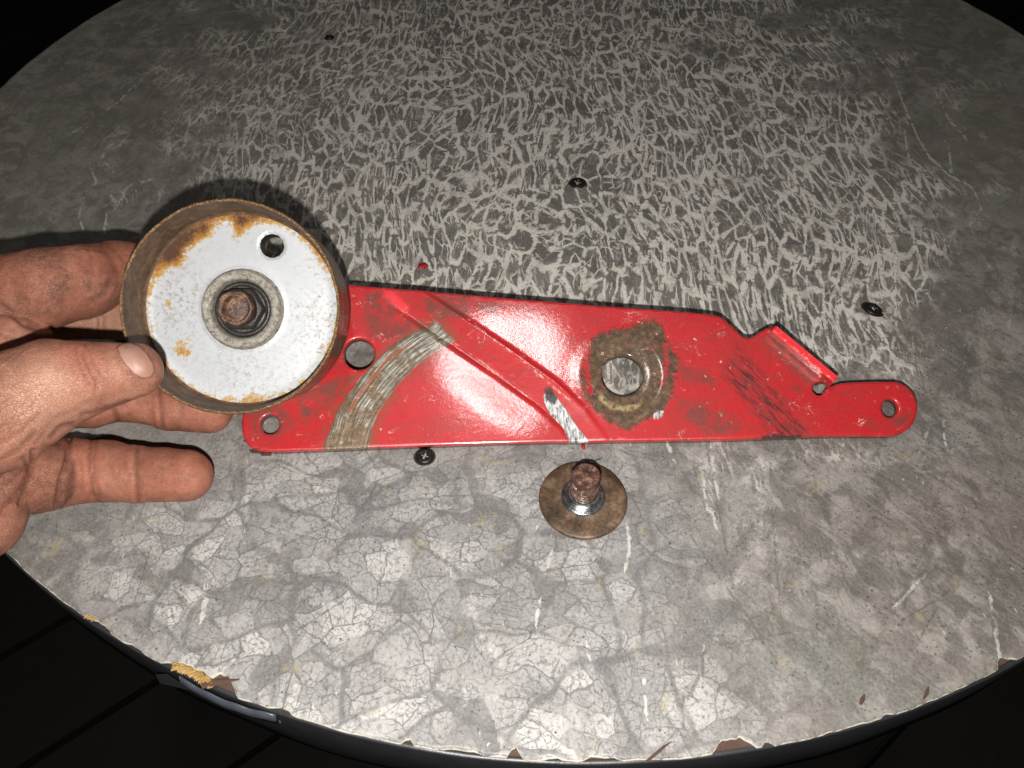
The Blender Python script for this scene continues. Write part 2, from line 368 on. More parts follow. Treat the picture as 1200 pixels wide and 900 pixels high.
def mat_skin():
    s = N('skin'); v = s.mapv(s.obj(), (100, 100, 100))
    n1 = s.noise(v, .5, 4, .6); n2 = s.noise(v, 2.2, 5, .65); n3 = s.noise(v, 7, 4, .65)
    col = s.ramp(s.add(s.mul(n1, .4), s.add(s.mul(n2, .35), s.mul(n3, .25))), [(.36, (.125, .048, .029)), (.5, (.265, .108, .067)), (.64, (.39, .178, .120))])
    col = s.mix(s.mul(s.attr('red'), .55), col, (.40, .12, .075))
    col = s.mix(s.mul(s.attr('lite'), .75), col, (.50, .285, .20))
    # fine cross-hatched wrinkle net
    w = s.warp(v, 2.2, .18, 3)
    e1 = s.vor(s.mapv(w, (1.0, 2.3, 1.6), (.2, 0, .5)), 7.0, 'DISTANCE_TO_EDGE')
    e2 = s.vor(s.mapv(w, (2.0, 1.0, 1.4), (.2, 0, .2), (3, 3, 3)), 11.0, 'DISTANCE_TO_EDGE')
    net = s.mx(s.step(e1, .09, 0), s.mul(s.step(e2, .08, 0), .6))
    wr = s.mul(net, s.add(.22, s.mul(s.attr('wrinkle'), .9)))
    cr = s.attr('fold')
    col = s.mix(s.mul(wr, .22), col, (.15, .065, .045))
    col = s.mix(s.mul(cr, .7), col, (.12, .04, .025))
    dirt = s.mul(s.mul(s.step(s.noise(s.mapv(v, loc=(5, 5, 5)), 1.1, 6, .78), .46, .60), s.step(n3, .36, .58)), s.add(.4, s.attr('grime')))
    col = s.mix(s.math('MULTIPLY', dirt, .6, clamp=True), col, (.10, .055, .035))
    sp = s.mul(s.step(s.vor(v, 4.5), .08, .04), s.step(n2, .5, .62))
    col = s.mix(s.mul(sp, .7), col, (.08, .03, .02))
    h = s.add(s.mul(wr, -1.0), s.add(s.mul(n3, .5), s.mul(s.noise(v, 22, 3, .6), .35)))
    nrm = s.bump(h, .62, .0005)
    rg = s.mixf(n3, .42, .6)
    m = s.done(col, rg, 0, nrm, Specular_IOR_Level=.36)
    s.b.subsurface_method = 'RANDOM_WALK'
    s.b.inputs['Subsurface Weight'].default_value = .2
    s.b.inputs['Subsurface Radius'].default_value = (1.0, .35, .2)
    s.b.inputs['Subsurface Scale'].default_value = .0022
    return m
def mat_simple(name, c1, c2, sc=3, rough=.5, metal=0, bump=.2, **kw):
    s = N(name); v = s.mapv(s.obj(), (100, 100, 100)); n = s.noise(v, sc, 5, .65)
    return s.done(s.mix(n, c1, c2), s.mixf(n, max(.05, rough - .08), rough + .08), metal, s.bump(s.noise(v, sc * 4, 4, .6), bump, .0004), **kw)

M_LAM = mat_laminate(); M_RED = mat_red(); M_FACE = mat_pulley_face(); M_LIP = mat_lip(); M_SKIN = mat_skin()
M_WALL = mat_rust('rusty_wall', (.04, .022, .012), (.095, .055, .031), (.17, .10, .06), 1.8, .62, .1, .3)
M_OUT = mat_rust('worn_rolling_surface', (.05, .03, .02), (.17, .095, .055), (.36, .22, .14), 2.2, .33, .65, .25)
M_BOLT = mat_rust('rusty_bolt', (.022, .012, .009), (.075, .038, .027), (.22, .12, .065), 3.2, .34, .3, .6)
M_CRUST = mat_rust('rust_crust', (.015, .007, .005), (.075, .030, .020), (.27, .14, .095), 3.4, .75, .05, .9)
M_THREAD = mat_rust('worn_thread', (.05, .025, .018), (.24, .15, .11), (.62, .52, .44), 2.5, .3, .75, .3)
M_WASH = mat_rust('browned_steel', (.030, .019, .011), (.095, .056, .033), (.21, .135, .085), 1.4, .5, .3, .3)
M_STEEL = mat_rust('bright_steel', (.12, .11, .10), (.52, .54, .56), (.80, .82, .83), 1.6, .2, .95, .15)
M_DARK = mat_simple('grimy_dark_steel', (.02, .019, .018), (.06, .055, .05), 4, .38, .4, .4)
M_BOSS = mat_rust('pitted_zinc', (.07, .055, .04), (.30, .27, .225), (.44, .42, .37), 8.0, .5, .3, .6)
M_CORE = mat_simple('fibre_board', (.035, .02, .014), (.10, .055, .035), 5, .85, 0, .8)
M_BAND = mat_simple('black_edging', (.016, .017, .019), (.028, .029, .032), 1.5, .38, 0, .15)
M_PEEL = mat_simple('peeled_edging', (.02, .024, .03), (.09, .10, .12), 1.2, .25, 0, .3)
M_GLUE = mat_simple('old_glue', (.22, .12, .035), (.50, .34, .12), 3, .7, 0, 1.0)
M_SCREW = mat_simple('black_screw_steel', (.012, .011, .011), (.04, .036, .033), 5, .38, .6, .3)
M_FLOOR = mat_simple('dark_deck_board', (.009, .007, .006), (.024, .018, .014), .5, .7, 0, .3)
M_GROUND = mat_simple('dark_ground', (.012, .012, .011), (.022, .021, .02), .3, .9, 0, .3)
M_CLOTH = mat_simple('dark_sleeve_cloth', (.02, .022, .028), (.04, .042, .05), 8, .9, 0, .5)
M_DROP = mat_simple('dried_red_drop', (.20, .008, .012), (.32, .015, .02), 6, .3, 0, .3)
M_NAIL = mat_simple('thumb_nail', (.25, .125, .09), (.33, .18, .14), 3, .5, 0, .15)
M_LEG = mat_simple('black_pedestal', (.02, .02, .02), (.035, .035, .035), 2, .5, .3, .1)

# ------------------------------------------------------------------ ground and deck boards
def box_mesh(x0, x1, y0, y1, z0, z1, b=0.0):
    V = [(x0, y0, z0), (x1, y0, z0), (x1, y1, z0), (x0, y1, z0), (x0 + b, y0 + b, z1), (x1 - b, y0 + b, z1), (x1 - b, y1 - b, z1), (x0 + b, y1 - b, z1)]
    return V, [(0, 3, 2, 1), (4, 5, 6, 7), (0, 1, 5, 4), (1, 2, 6, 5), (2, 3, 7, 6), (3, 0, 4, 7)]
ZF = -72.0
g = mesh_np('ground', [(-2500, -2500, ZF - 4), (2500, -2500, ZF - 4), (2500, 2500, ZF - 4), (-2500, 2500, ZF - 4)], [(0, 1, 2, 3)], M_GROUND, smooth=False)
g['kind'] = 'structure'
fl = bpy.data.objects.new('floor', None); COL.objects.link(fl); fl['kind'] = 'structure'
fl.rotation_euler = (0, 0, math.radians(38)); fl.location = (0, 0, 0)
V, Fc = box_mesh(-250, 250, -6.9, 6.9, ZF - 3, ZF, .25)
bm0 = None
for k in range(-16, 17):
    if bm0 is None:
        b = mesh_np('board', V, Fc, M_FLOOR, fl, smooth=False); bm0 = b
    else:
        b = bm0.copy(); COL.objects.link(b); b.parent = fl
    b.location = (0, k * .142, random.uniform(-.002, .002))

# ------------------------------------------------------------------ round table
TC = np.array([0.0921 * H, 1.584 * H]); TR = 1.3464 * H
# fine-tuned so that the rim falls where the photograph has it
def edge_ang(px, py):
    p = at(px, py); return math.atan2(p[1] - TC[1], p[0] - TC[0])
table = empty('round_table', 'round table with worn grey marble-pattern laminate top and chipped edge', 'table',
              M4=Matrix.Translation((TC[0] * CM, TC[1] * CM, ZF * CM)))
def tpar(o):                                     # children given in world cm
    o.parent = table; o.matrix_parent_inverse = Matrix.Translation((-TC[0] * CM, -TC[1] * CM, -ZF * CM)); return o
NA, NR = 1500, 236
ang = np.linspace(0, 2 * np.pi, NA, endpoint=False)
chips = [(160, 756, .3, .06), (720, 896, .15, .1), (650, 895, .2, .06), (900, 874, .12, .1), (478, 873, .14, .12), (543, 885, .5, .08), (603, 890, .16, .24), (862, 880, .5, .28), (1178, 776, .3, .2), (262, 806, .4, .28),
         (225, 792, .9, .22), (1040, 838, .18, .07), (700, 896, .3, .1), (330, 832, .3, .09), (120, 731, .4, .09)]
Redge = TR + .022 * vnoise(np.stack([np.cos(ang) * 40, np.sin(ang) * 40, ang * 0], 1)) + .014 * vnoise(np.stack([np.cos(ang) * 130, np.sin(ang) * 130, ang * 0], 1))
for cx, cy, wd, dp in chips:
    a0 = edge_ang(cx, cy); dd = np.abs((ang - a0 + np.pi) % (2 * np.pi) - np.pi) * TR
    Redge = Redge - dp * np.clip(1.25 - (dd / wd) ** 2, 0, 1) * (1 + .25 * vnoise(np.stack([ang * 300, ang * 0, ang * 0], 1)))
rr = np.linspace(0, 1, NR) ** .97
RRm = np.minimum(rr[None, :] * TR, 1e9)
scale = Redge / TR
wgt = np.clip((RRm - (TR - 2.2)) / 2.2, 0, 1)
Rg = RRm * (1 - wgt) + RRm * scale[:, None] * wgt
X = TC[0] + Rg * np.cos(ang)[:, None]; Y = TC[1] + Rg * np.sin(ang)[:, None]
Vt = np.stack([X.ravel(), Y.ravel(), np.zeros(X.size)], 1)
Ft = []
idx = np.arange(NA * NR).reshape(NA, NR); nx = np.roll(idx, -1, 0)
Fq = np.stack([idx[:, 1:-1], idx[:, 2:], nx[:, 2:], nx[:, 1:-1]], -1).reshape(-1, 4)
c0 = 0
Ft = Fq.tolist() + [(0, int(idx[j, 1]), int(nx[j, 1])) for j in range(NA)]
# side skirt of the thin laminate
base_n = len(Vt); skirt = Vt[idx[:, -1]].copy(); skirt[:, 2] = -.10; Vt = np.vstack([Vt, skirt])
Ft += [(int(idx[j, -1]), base_n + j, base_n + (j + 1) % NA, int(nx[j, -1])) for j in range(NA)]
PX, DD = to_px(Vt)
PX[DD < 1] = (600, 3000)
def gauss(cx, cy, sx, sy, p=2): return np.exp(-(np.abs((PX[:, 0] - cx) / sx) ** p + np.abs((PX[:, 1] - cy) / sy) ** p))
vein = np.clip(gauss(640, 130, 360, 290, 2.5) * 1.0 + gauss(940, 280, 190, 170, 3) * .48 + gauss(330, 190, 150, 150) * .35 + gauss(720, 340, 300, 90) * .5 + gauss(840, 460, 160, 140) * .25, 0, 1)
pale = np.clip(gauss(430, 760, 330, 170, 3) + gauss(720, 840, 200, 110) * .8 + gauss(260, 650, 160, 120) * .4 + gauss(560, 610, 330, 110, 3) * .7, 0, 1)
dull = np.clip(gauss(1080, 600, 240, 260, 3) + gauss(160, 200, 220, 200) * .6 + gauss(150, 720, 160, 60) * .5, 0, 1)
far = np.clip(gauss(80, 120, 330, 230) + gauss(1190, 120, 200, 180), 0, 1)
white = [
 [(1025, 60), (1048, 92), (1060, 125), (1075, 160), (1090, 185), (1112, 205), (1140, 220), (1150, 245), (1138, 262)],
 [(1095, 105), (1112, 140), (1132, 162)], [(1040, 70), (1052, 78)], [(885, 30), (918, 50), (930, 80), (945, 110), (958, 130)],
 [(845, 90), (870, 130), (895, 160)], [(955, 130), (975, 160), (1000, 180)], [(968, 210), (975, 240), (980, 275)],
 [(1000, 10), (998, 40)], [(1060, 155), (1065, 185), (1085, 200)], [(1112, 175), (1115, 200)],
 [(865, 160), (872, 200), (900, 250), (905, 290)], [(815, 145), (840, 200), (845, 230)], [(800, 210), (835, 300)],
 [(158, 100), (140, 118), (122, 132)], [(130, 170), (118, 185), (132, 200)], [(108, 200), (113, 215), (108, 218)],
 [(178, 210), (150, 218), (135, 245)], [(98, 235), (92, 255), (98, 270)], [(125, 252), (122, 270)], [(290, 155), (258, 195)], [(252, 195), (243, 218)],
 [(300, 140), (322, 150), (324, 180)], [(325, 118), (318, 180)], [(278, 200), (272, 215)], [(85, 155), (102, 148)],
 [(762, 470), (790, 540)], [(735, 615), (738, 640), (733, 665)], [(833, 525), (838, 560), (842, 588)], [(632, 705), (628, 730)], [(646, 648), (642, 662)],
 [(688, 757), (693, 780)], [(753, 780), (756, 815), (758, 838)], [(240, 690), (238, 720)], [(247, 690), (235, 725)],
 [(835, 600), (840, 622)], [(1087, 670), (1052, 708)], [(1160, 700), (1165, 725), (1172, 775)], [(820, 540), (830, 600)],
 [(800, 410), (812, 440)], [(820, 350), (845, 352)], [(1050, 380), (1042, 430)], [(1105, 495), (1108, 520)], [(1085, 510), (1080, 525)],
]
P2 = PX
pcm = DD / F
crack, crack_s = line_signed(P2, white, pcm)
darkl = [[(805, 620), (835, 665), (875, 720), (912, 778)], [(905, 600), (915, 720)], [(825, 757), (870, 752), (930, 740)], [(175, 645), (158, 705)],
 [(340, 745), (400, 705)], [(1105, 700), (1080, 745)], [(1110, 695), (1060, 725)], [(70, 70), (95, 100), (110, 130), (130, 150)],
 [(165, 40), (175, 70), (200, 90)], [(140, 90), (150, 78), (185, 72)], [(1150, 610), (1195, 670)], [(330, 640), (420, 600), (440, 570)], [(400, 560), (380, 640)], [(820, 480), (850, 640), (860, 690)]]
dcrack, dcrack_s = line_signed(P2, darkl, pcm)
rad = np.hypot(Vt[:, 0] - TC[0], Vt[:, 1] - TC[1])
aa = np.arctan2(Vt[:, 1] - TC[1], Vt[:, 0] - TC[0]) % (2 * np.pi)
lip = np.interp(aa, np.r_[ang, 2 * np.pi], np.r_[Redge, Redge[0]]) - rad
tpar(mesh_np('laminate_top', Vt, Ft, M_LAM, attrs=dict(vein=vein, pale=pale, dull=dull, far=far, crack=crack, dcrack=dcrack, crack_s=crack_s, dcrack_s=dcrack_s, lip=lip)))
V, Fc = lathe([(0, -.105), (TR - .12, -.105), (TR - .08, -.13), (TR - .08, -2.6), (TR - .3, -2.8), (0, -2.8)], 360)
tpar(mesh_np('core_board', V + [TC[0], TC[1], 0], Fc, M_CORE))
V, Fc = lathe([(TR - .075, -.16), (TR + .03, -.14), (TR + .05, -.2), (TR + .05, -2.85), (TR - .02, -2.95), (TR - .3, -2.9)], 400,
              wob=lambda i, a, r, z: (0.02 * math.sin(a * 37) * (z < -1) + .02 * math.sin(a * 11 + 1), 0.02 * math.sin(a * 61)))
tpar(mesh_np('edge_band', V + [TC[0], TC[1], 0], Fc, M_BAND))
# peeled strip of edging hanging off at the front left
def edge_strip(p0, p1, out0, zt, zb, n=40):
    a0 = edge_ang(*p0); a1 = edge_ang(*p1); V = []; Fc = []
    for i in range(n + 1):
        t = i / n; a = a0 + (a1 - a0) * t; o = out0 * math.sin(math.pi * min(1, t * .95 + .05)) ** .8
        wig = .04 * math.sin(t * 23)
        for (dr, z) in ((o + .07, zt + wig), (o * 1.25 + .13, (zt + zb) / 2 + wig), (o * 1.1 + .1, zb), (o * 1.1 + .04, zb), (o * 1.25 + .07, (zt + zb) / 2 + wig), (o + .02, zt + wig)):
            V.append((TC[0] + (TR + dr) * math.cos(a), TC[1] + (TR + dr) * math.sin(a), z))
        if i:
            for k in range(6):
                k2 = (k + 1) % 6; b0 = (i - 1) * 6; b1 = i * 6
                Fc.append((b0 + k, b0 + k2, b1 + k2, b1 + k))
    Fc.append(tuple(range(6))); Fc.append(tuple(range(n * 6 + 5, n * 6 - 1, -1)))
    return V, Fc
V, Fc = edge_strip((205, 792), (322, 832), .10, -.25, -.85)
tpar(mesh_np('peeling_edge_strip', V, Fc, M_PEEL, label='loose glossy strip of edging peeling from the table rim'))
a = edge_ang(190, 780); e = np.array([TC[0] + TR * math.cos(a), TC[1] + TR * math.sin(a), 0])
rd = np.array([math.cos(a), math.sin(a), 0]); tg = np.array([-math.sin(a), math.cos(a), 0])
V = [e + rd * .1 + np.array([0, 0, -.5]), e + rd * .2 - tg * .5 + [0, 0, -.9], e + rd * .3 - tg * .4 + [0, 0, -1.2], e + rd * .12 + tg * .7 + [0, 0, -1.0]]
V = [np.array(p) for p in V] + [np.array(p) + [0, 0, -.05] for p in V]
tpar(mesh_np('torn_edging_flap', V, [(0, 1, 2, 3), (7, 6, 5, 4), (0, 4, 5, 1), (1, 5, 6, 2), (2, 6, 7, 3), (3, 7, 4, 0)], M_BAND, smooth=False))
# old glue and splinters in the chipped spot
def crumbs(pts, r, n, z=0.0, jitter=1.0, seed=1):
    R_ = random.Random(seed); V = []; Fc = []
    for _ in range(n):
        a, b = R_.choice(list(zip(pts[:-1], pts[1:]))); t = R_.random()
        px = a[0] + (b[0] - a[0]) * t + R_.gauss(0, jitter); py = a[1] + (b[1] - a[1]) * t + R_.gauss(0, jitter)
        p = at(px, py, z); s_ = r * R_.uniform(.4, 1.3); k = len(V)
        q = [p + s_ * np.array([R_.uniform(.5, 1) * dx, R_.uniform(.5, 1) * dy, R_.uniform(.5, 1) * dz]) for dx, dy, dz in ((1, 0, .2), (-.5, .8, .2), (-.5, -.8, .2), (0, 0, 1), (0, 0, -.3))]
        V += q; Fc += [(k, k + 1, k + 3), (k + 1, k + 2, k + 3), (k + 2, k, k + 3), (k + 1, k, k + 4), (k + 2, k + 1, k + 4), (k, k + 2, k + 4)]
    return V, Fc
V, Fc = crumbs([(206, 781), (222, 786), (238, 796), (246, 800)], .085, 700, -.03, 1.9, 3)
V2, Fc2 = crumbs([(100, 721), (113, 727)], .05, 60, 0, 1.2, 5); k = len(V)
V += V2; Fc += [tuple(i + k for i in f) for f in Fc2]
o = tpar(mesh_np('old_glue', V, Fc, M_GLUE, smooth=False)); o['kind'] = 'stuff'
# laminate cracks lying open: dark wedge slits at the rim
def slit(pts, wds, z=.012):
    V = []; Fc = []
    for i, (p, w_) in enumerate(zip(pts, wds)):
        q = np.array(pts[min(i + 1, len(pts) - 1)], float) - np.array(pts[max(i - 1, 0)], float); q /= np.linalg.norm(q); nn = np.array([-q[1], q[0]])
        a_ = at(p[0] + nn[0] * w_, p[1] + nn[1] * w_, z); b_ = at(p[0] - nn[0] * w_, p[1] - nn[1] * w_, z)
        c_ = (a_ + b_) / 2 + np.array([0, 0, .03])
        V += [a_, c_, b_]
        if i: k = 3 * (i - 1); Fc += [(k, k + 3, k + 4, k + 1), (k + 1, k + 4, k + 5, k + 2)]
    return V, Fc
for nm, pts, wd in (('lifted_chip', [(236, 803), (250, 800), (265, 798), (281, 796)], [4.5, 4, 2.5, .8]), ('lifted_chip', [(757, 893), (768, 884), (777, 876), (787, 869)], [1.6, 2.0, 1.6, .5]),
                    ('lifted_chip', [(1008, 826), (1011, 819), (1013, 814)], [1.8, 3.2, 1.2]), ('lifted_chip', [(1082, 820), (1086, 812), (1088, 805)], [1.0, 2.8, .7])):
    V, Fc = slit(pts, wd); tpar(mesh_np(nm, V, Fc, M_CORE))
for nm, prof in (('pedestal', [(0, -2.8), (9, -2.8), (9, -3.4), (3, -3.6), (3, -68), (5, -69.5), (0, -69.5)]), ('foot_plate', [(0, -69.5), (18, -70), (19.5, -71.2), (19.5, -72), (0, -72)])):
    V, Fc = lathe(prof, 48); tpar(mesh_np(nm, V + [TC[0], TC[1], 0], Fc, M_LEG))

# ------------------------------------------------------------------ red bracket
e0 = at(323, 528.7, .30); e1 = at(952, 511, .30)
BX = (e1 - e0) / np.linalg.norm(e1 - e0); hz = np.array([-BX[1], BX[0], 0]); SL = math.radians(17)
BY = hz * math.cos(SL) + np.array([0, 0, 1]) * math.sin(SL); BZ = np.cross(BX, BY); BO = e0.copy()
def on_plane(px, py):
    d = ray(px, py); t = ((BO - CAM) @ BZ) / (d @ BZ); P = CAM + d * t[:, None] - BO
    return np.stack([P @ BX, P @ BY], 1)
def plane_px(uv, h=0): return to_px(BO + uv[:, :1] * BX + uv[:, 1:2] * BY + np.reshape(h, (-1, 1)) * BZ)[0]
outline = [(283, 494), (283.5, 505), (285.5, 514), (290, 521), (297, 526), (308, 528.3), (323, 528.7), (400, 526), (470, 523.5), (540, 520.8), (590, 519.4), (640, 518), (692, 517.2), (760, 516.3), (860, 515), (952, 511), (1000, 510.5), (1040, 510.3)]
cx, cy = 1045, 478.5
outline += [(cx + 30.5 * math.cos(t) , cy - 31.5 * math.sin(t)) for t in np.linspace(-1.45, 1.45, 18)]
outline += [(1030, 447), (1013, 447.3), (995, 448), (984, 449), (976, 451.5), (970, 453.5), (967.6, 456)]
outline += [(960 + 7.6 * math.cos(t), 455.5 + 7.6 * math.sin(t)) for t in np.linspace(.25, 4.9, 14)]
outline += [(966, 446), (974, 447), (978, 444.5), (960, 429), (930, 403), (909, 384.5), (903, 383), (896, 385.5), (888, 390.5), (881, 395), (875, 396.3), (869, 393.5), (861, 385), (853, 377.5), (846, 371.5), (838, 368.5), (828, 367.5), (807, 365.5), (740, 360.5), (673, 356), (590, 349), (500, 341), (414, 334), (370, 333), (350, 336), (335, 345), (318, 375), (300, 420), (288, 460)]
holes = [(420.5, 414.5, 18.0, 18.6), (316, 497, 11, 11.4), (730, 438.5, 24.4, 24.6), (1043, 478, 9.6, 10.8)]
def densify(pts, closed=True, step=2.5):
    out = []; n = len(pts)
    for i in range(n if closed else n - 1):
        a = np.array(pts[i], float); b = np.array(pts[(i + 1) % n], float); k = max(1, int(np.linalg.norm(b - a) / step))
        out += [a + (b - a) * j / k for j in range(k)]
    return np.array(out)
loops = [densify(outline)] + [np.array([(x + rx * math.cos(t), y + ry * math.sin(t)) for t in np.linspace(0, 2 * np.pi, 56, endpoint=False)]) for x, y, rx, ry in holes]
uvl = [on_plane(l[:, 0], l[:, 1]) for l in loops]
def loops_sd(uv):                                  # distance to nearest boundary; inside>0
    d = -poly_sd(uv, [tuple(p) for p in uvl[0][::2]])
    for h in uvl[1:]: d = np.minimum(d, poly_sd(uv, [tuple(p) for p in h]))
    return d
gs_ = .08
U0, U1 = uvl[0].min(0) , uvl[0].max(0)
gx, gy = np.meshgrid(np.arange(U0[0], U1[0], gs_), np.arange(U0[1], U1[1], gs_ * .87)); gx[1::2] += gs_ / 2
G = np.stack([gx.ravel(), gy.ravel()], 1); G = G + rng.normal(0, .004, G.shape)
sd = loops_sd(G); G = G[sd > .07]
inner = []
for li, l in enumerate(uvl):                        # a ring just inside each outline for the rounded arris
    tn = np.roll(l, -1, 0) - np.roll(l, 1, 0); nn = np.stack([-tn[:, 1], tn[:, 0]], 1); nn /= np.linalg.norm(nn, axis=1)[:, None] + 1e-9
    for sgn in (1, -1):
        q = l + nn * .035 * sgn
        ins = loops_sd(q) > .02
        inner.append(q[ins])
allp = np.vstack(uvl + inner + [G])
edges = []; off = 0
for l in uvl:
    n = len(l); edges += [(off + i, off + (i + 1) % n) for i in range(n)]; off += n
nb = off
r_ = geometry.delaunay_2d_cdt([Vector(p) for p in allp.tolist()], edges, [], 0, 1e-6)
vv = np.array([tuple(v) for v in r_[0]]); tri = [tuple(f) for f in r_[2]]
cen = np.array([vv[list(f)].mean(0) for f in tri])
ins = poly_sd(cen, [tuple(p) for p in uvl[0]]) < 0
for h in uvl[1:]: ins &= poly_sd(cen, [tuple(p) for p in h]) > 0
tri = [f for f, k in zip(tri, ins) if k]
used = sorted({i for f in tri for i in f}); remap = {u: i for i, u in enumerate(used)}
vv = vv[used]; tri = [tuple(remap[i] for i in f) for f in tri]
# relief: pressed rib, dished hub, edge round-over
bpx = plane_px(vv)
def sm(x, a, b):
    t = np.clip((x - a) / (b - a), 0, 1); return t * t * (3 - 2 * t)
ribc = np.array([(440, 326), (480, 352), (535, 388), (590, 424), (640, 460), (672, 490), (694, 520)], float)
rd_ = line_dist(bpx, [tuple(p) for p in ribc])
sgn = np.zeros(len(bpx)); best = np.full(len(bpx), 1e9); along = np.zeros(len(bpx)); acc = 0
for a, b in zip(ribc[:-1], ribc[1:]):
    d, t = seg_dist(bpx, a, b); k = d < best; best[k] = d[k]
    cr = (b[0] - a[0]) * (bpx[:, 1] - a[1]) - (b[1] - a[1]) * (bpx[:, 0] - a[0]); sgn[k] = np.sign(-cr[k])
    L_ = np.linalg.norm(b - a); along[k] = acc + t[k] * L_; acc += L_
s_ = rd_ * sgn                                        # >0 up-right side of the rib (px)
fade = sm(along, 15, 90) * (1 - .75 * sm(along, acc - 60, acc))
hh = np.zeros(len(vv))
hh += (.0058 * np.clip(s_, -15, 15) * (1 - sm(np.abs(s_), 15, 21)) - .02 * (1 - sm(np.abs(s_), 8, 18))) * fade    # the pressed channel, floor leaning
lowside = (s_ < -14); upside = (s_ > 14)
g1 = np.exp(-((along - 190) / 75) ** 2)
hh += -.05 * sm(s_, -70, -16) * (1 - sm(s_, -18, -12)) * g1     # left panel swells up to the channel
hh += .02 * g1 * (s_ >= -10) * (sm(s_, 10, 80)) * (1 - sm(s_, 80, 170)) 
dC = np.hypot((bpx[:, 0] - 730) , (bpx[:, 1] - 440) * 1.0)
hh += -.09 * (1 - sm(dC, 27, 48)) + .02 * np.exp(-((dC - 50) / 8) ** 2)
hh += .02 * vnoise(np.c_[vv, np.zeros(len(vv))], .6)
bd = loops_sd(vv)
hh += -.035 * np.clip(1 - bd / .036, 0, 1)
d_tab, t_tab = seg_dist(bpx, (894, 392), (972, 455))
attrs = {}
pc = .032                                             # px -> cm, roughly, for the masks
def A(name, arr): attrs[name] = np.asarray(arr) * pc
A('grease_shade', polys_sd(bpx, [[(428, 345), (445, 340), (458, 350), (468, 365), (455, 378), (440, 388), (425, 375)], [(500, 348), (545, 352), (560, 372), (520, 375), (485, 360)],
    [(520, 340), (560, 348), (545, 372), (500, 352)], [(430, 372), (470, 378), (495, 372), (500, 384), (460, 400), (430, 398)], [(800, 430), (822, 432), (842, 450), (832, 453), (812, 445), (795, 442)], [(790, 465), (830, 475), (860, 485), (868, 505), (830, 512), (800, 490)],
    [(895, 392), (912, 402), (945, 430), (962, 445), (950, 455), (915, 425), (893, 405)], [(1012, 490), (1022, 492), (1026, 502), (1018, 500)], [(1035, 490), (1058, 488), (1068, 480), (1062, 500), (1040, 498)],
    [(560, 352), (590, 356), (580, 370), (555, 365)], [(930, 450), (945, 458), (938, 462), (928, 455)], [(290, 480), (330, 470), (350, 500), (320, 515), (295, 510)], [(345, 458), (400, 440), (420, 440), (395, 470), (355, 500)]]))
A('scuff', polys_sd(bpx, [[(845, 440), (875, 470), (905, 512), (955, 512), (930, 480), (895, 440), (865, 405)]]))
mudp = [(687, 410), (693, 399), (704, 391), (720, 387), (736, 384), (752, 378), (768, 375), (777, 383), (780, 396), (786, 410), (795, 420), (794, 434), (789, 450), (787, 466), (778, 480), (765, 488), (752, 494), (744, 502), (733, 504), (720, 498), (706, 490), (694, 478), (684, 464), (677, 450), (680, 436), (684, 424)]
A('mud_shade', np.maximum(poly_sd(bpx, mudp), np.maximum(3.2 - line_dist(bpx, [(690, 400), (687, 420), (688, 440), (693, 460)]), 2.5 - line_dist(bpx, [(779, 405), (781, 425), (777, 450)])))); A('hubbare', poly_sd(bpx, [(704, 458), (712, 468), (730, 475), (748, 472), (755, 462), (750, 478), (735, 483), (715, 480), (700, 468)]))
A('black', polys_sd(bpx, [[(638, 455), (645, 454), (654, 468), (650, 474), (640, 468)], [(893, 511.5), (905, 508.5), (922, 510), (940, 509.5), (941, 515), (893, 516)]]))
A('gouge', polys_sd(bpx, [[(637, 460), (650, 462), (662, 478), (675, 498), (690, 516), (688, 520), (668, 520), (660, 500), (645, 484), (638, 470)], [(765, 487), (770, 481), (778, 482), (774, 490), (766, 492)]]))
A('crest', np.minimum(np.minimum(line_dist(bpx, [(548, 374), (575, 396), (610, 421), (636, 443), (655, 460), (673, 474)]), line_dist(bpx, [(532, 401), (565, 423), (600, 450), (632, 474)])),
    np.minimum(line_dist(bpx, [(858, 405), (872, 430), (888, 445), (915, 465), (935, 485)]), line_dist(bpx, [(878, 396), (905, 412), (925, 440)])) + 1))
A('bright_red', polys_sd(bpx, [[(450, 340), (460, 341), (480, 360), (474, 367), (462, 358), (449, 348)]]))
arcl = [(545, 372), (514, 392), (495, 402), (475, 416), (455, 435), (438, 455), (424, 475), (414, 495), (406, 523)]
arch = [15.5, 15.5, 16, 18, 19, 20, 21, 23, 25.5]
bd_, bc, bt = np.full(len(bpx), 1e9), np.zeros(len(bpx)), np.zeros(len(bpx)); acc = 0
dabs = np.full(len(bpx), 1e9)
for (a, b, ha, hb) in zip(arcl[:-1], arcl[1:], arch[:-1], arch[1:]):
    d, t = seg_dist(bpx, a, b); k = d < dabs; dabs[k] = d[k]; L_ = math.dist(a, b)
    cr = (b[0] - a[0]) * (bpx[:, 1] - a[1]) - (b[1] - a[1]) * (bpx[:, 0] - a[0])
    bd_[k] = (d - (ha + (hb - ha) * t))[k]; bc[k] = (d * np.sign(cr))[k]; bt[k] = (acc + t * L_)[k]; acc += L_
endcut = (bpx[:, 0] - 520) * .72 + (385 - bpx[:, 1]) * .69
A('arc', np.maximum(bd_, np.where(endcut > -8, endcut, -9))); A('arc_c', bc); A('arc_t', bt)
A('strip', line_dist(bpx, [(478, 405), (455, 420), (436, 443), (420, 465), (411, 480)]) - 1.0)
attrs['rimd'] = bd
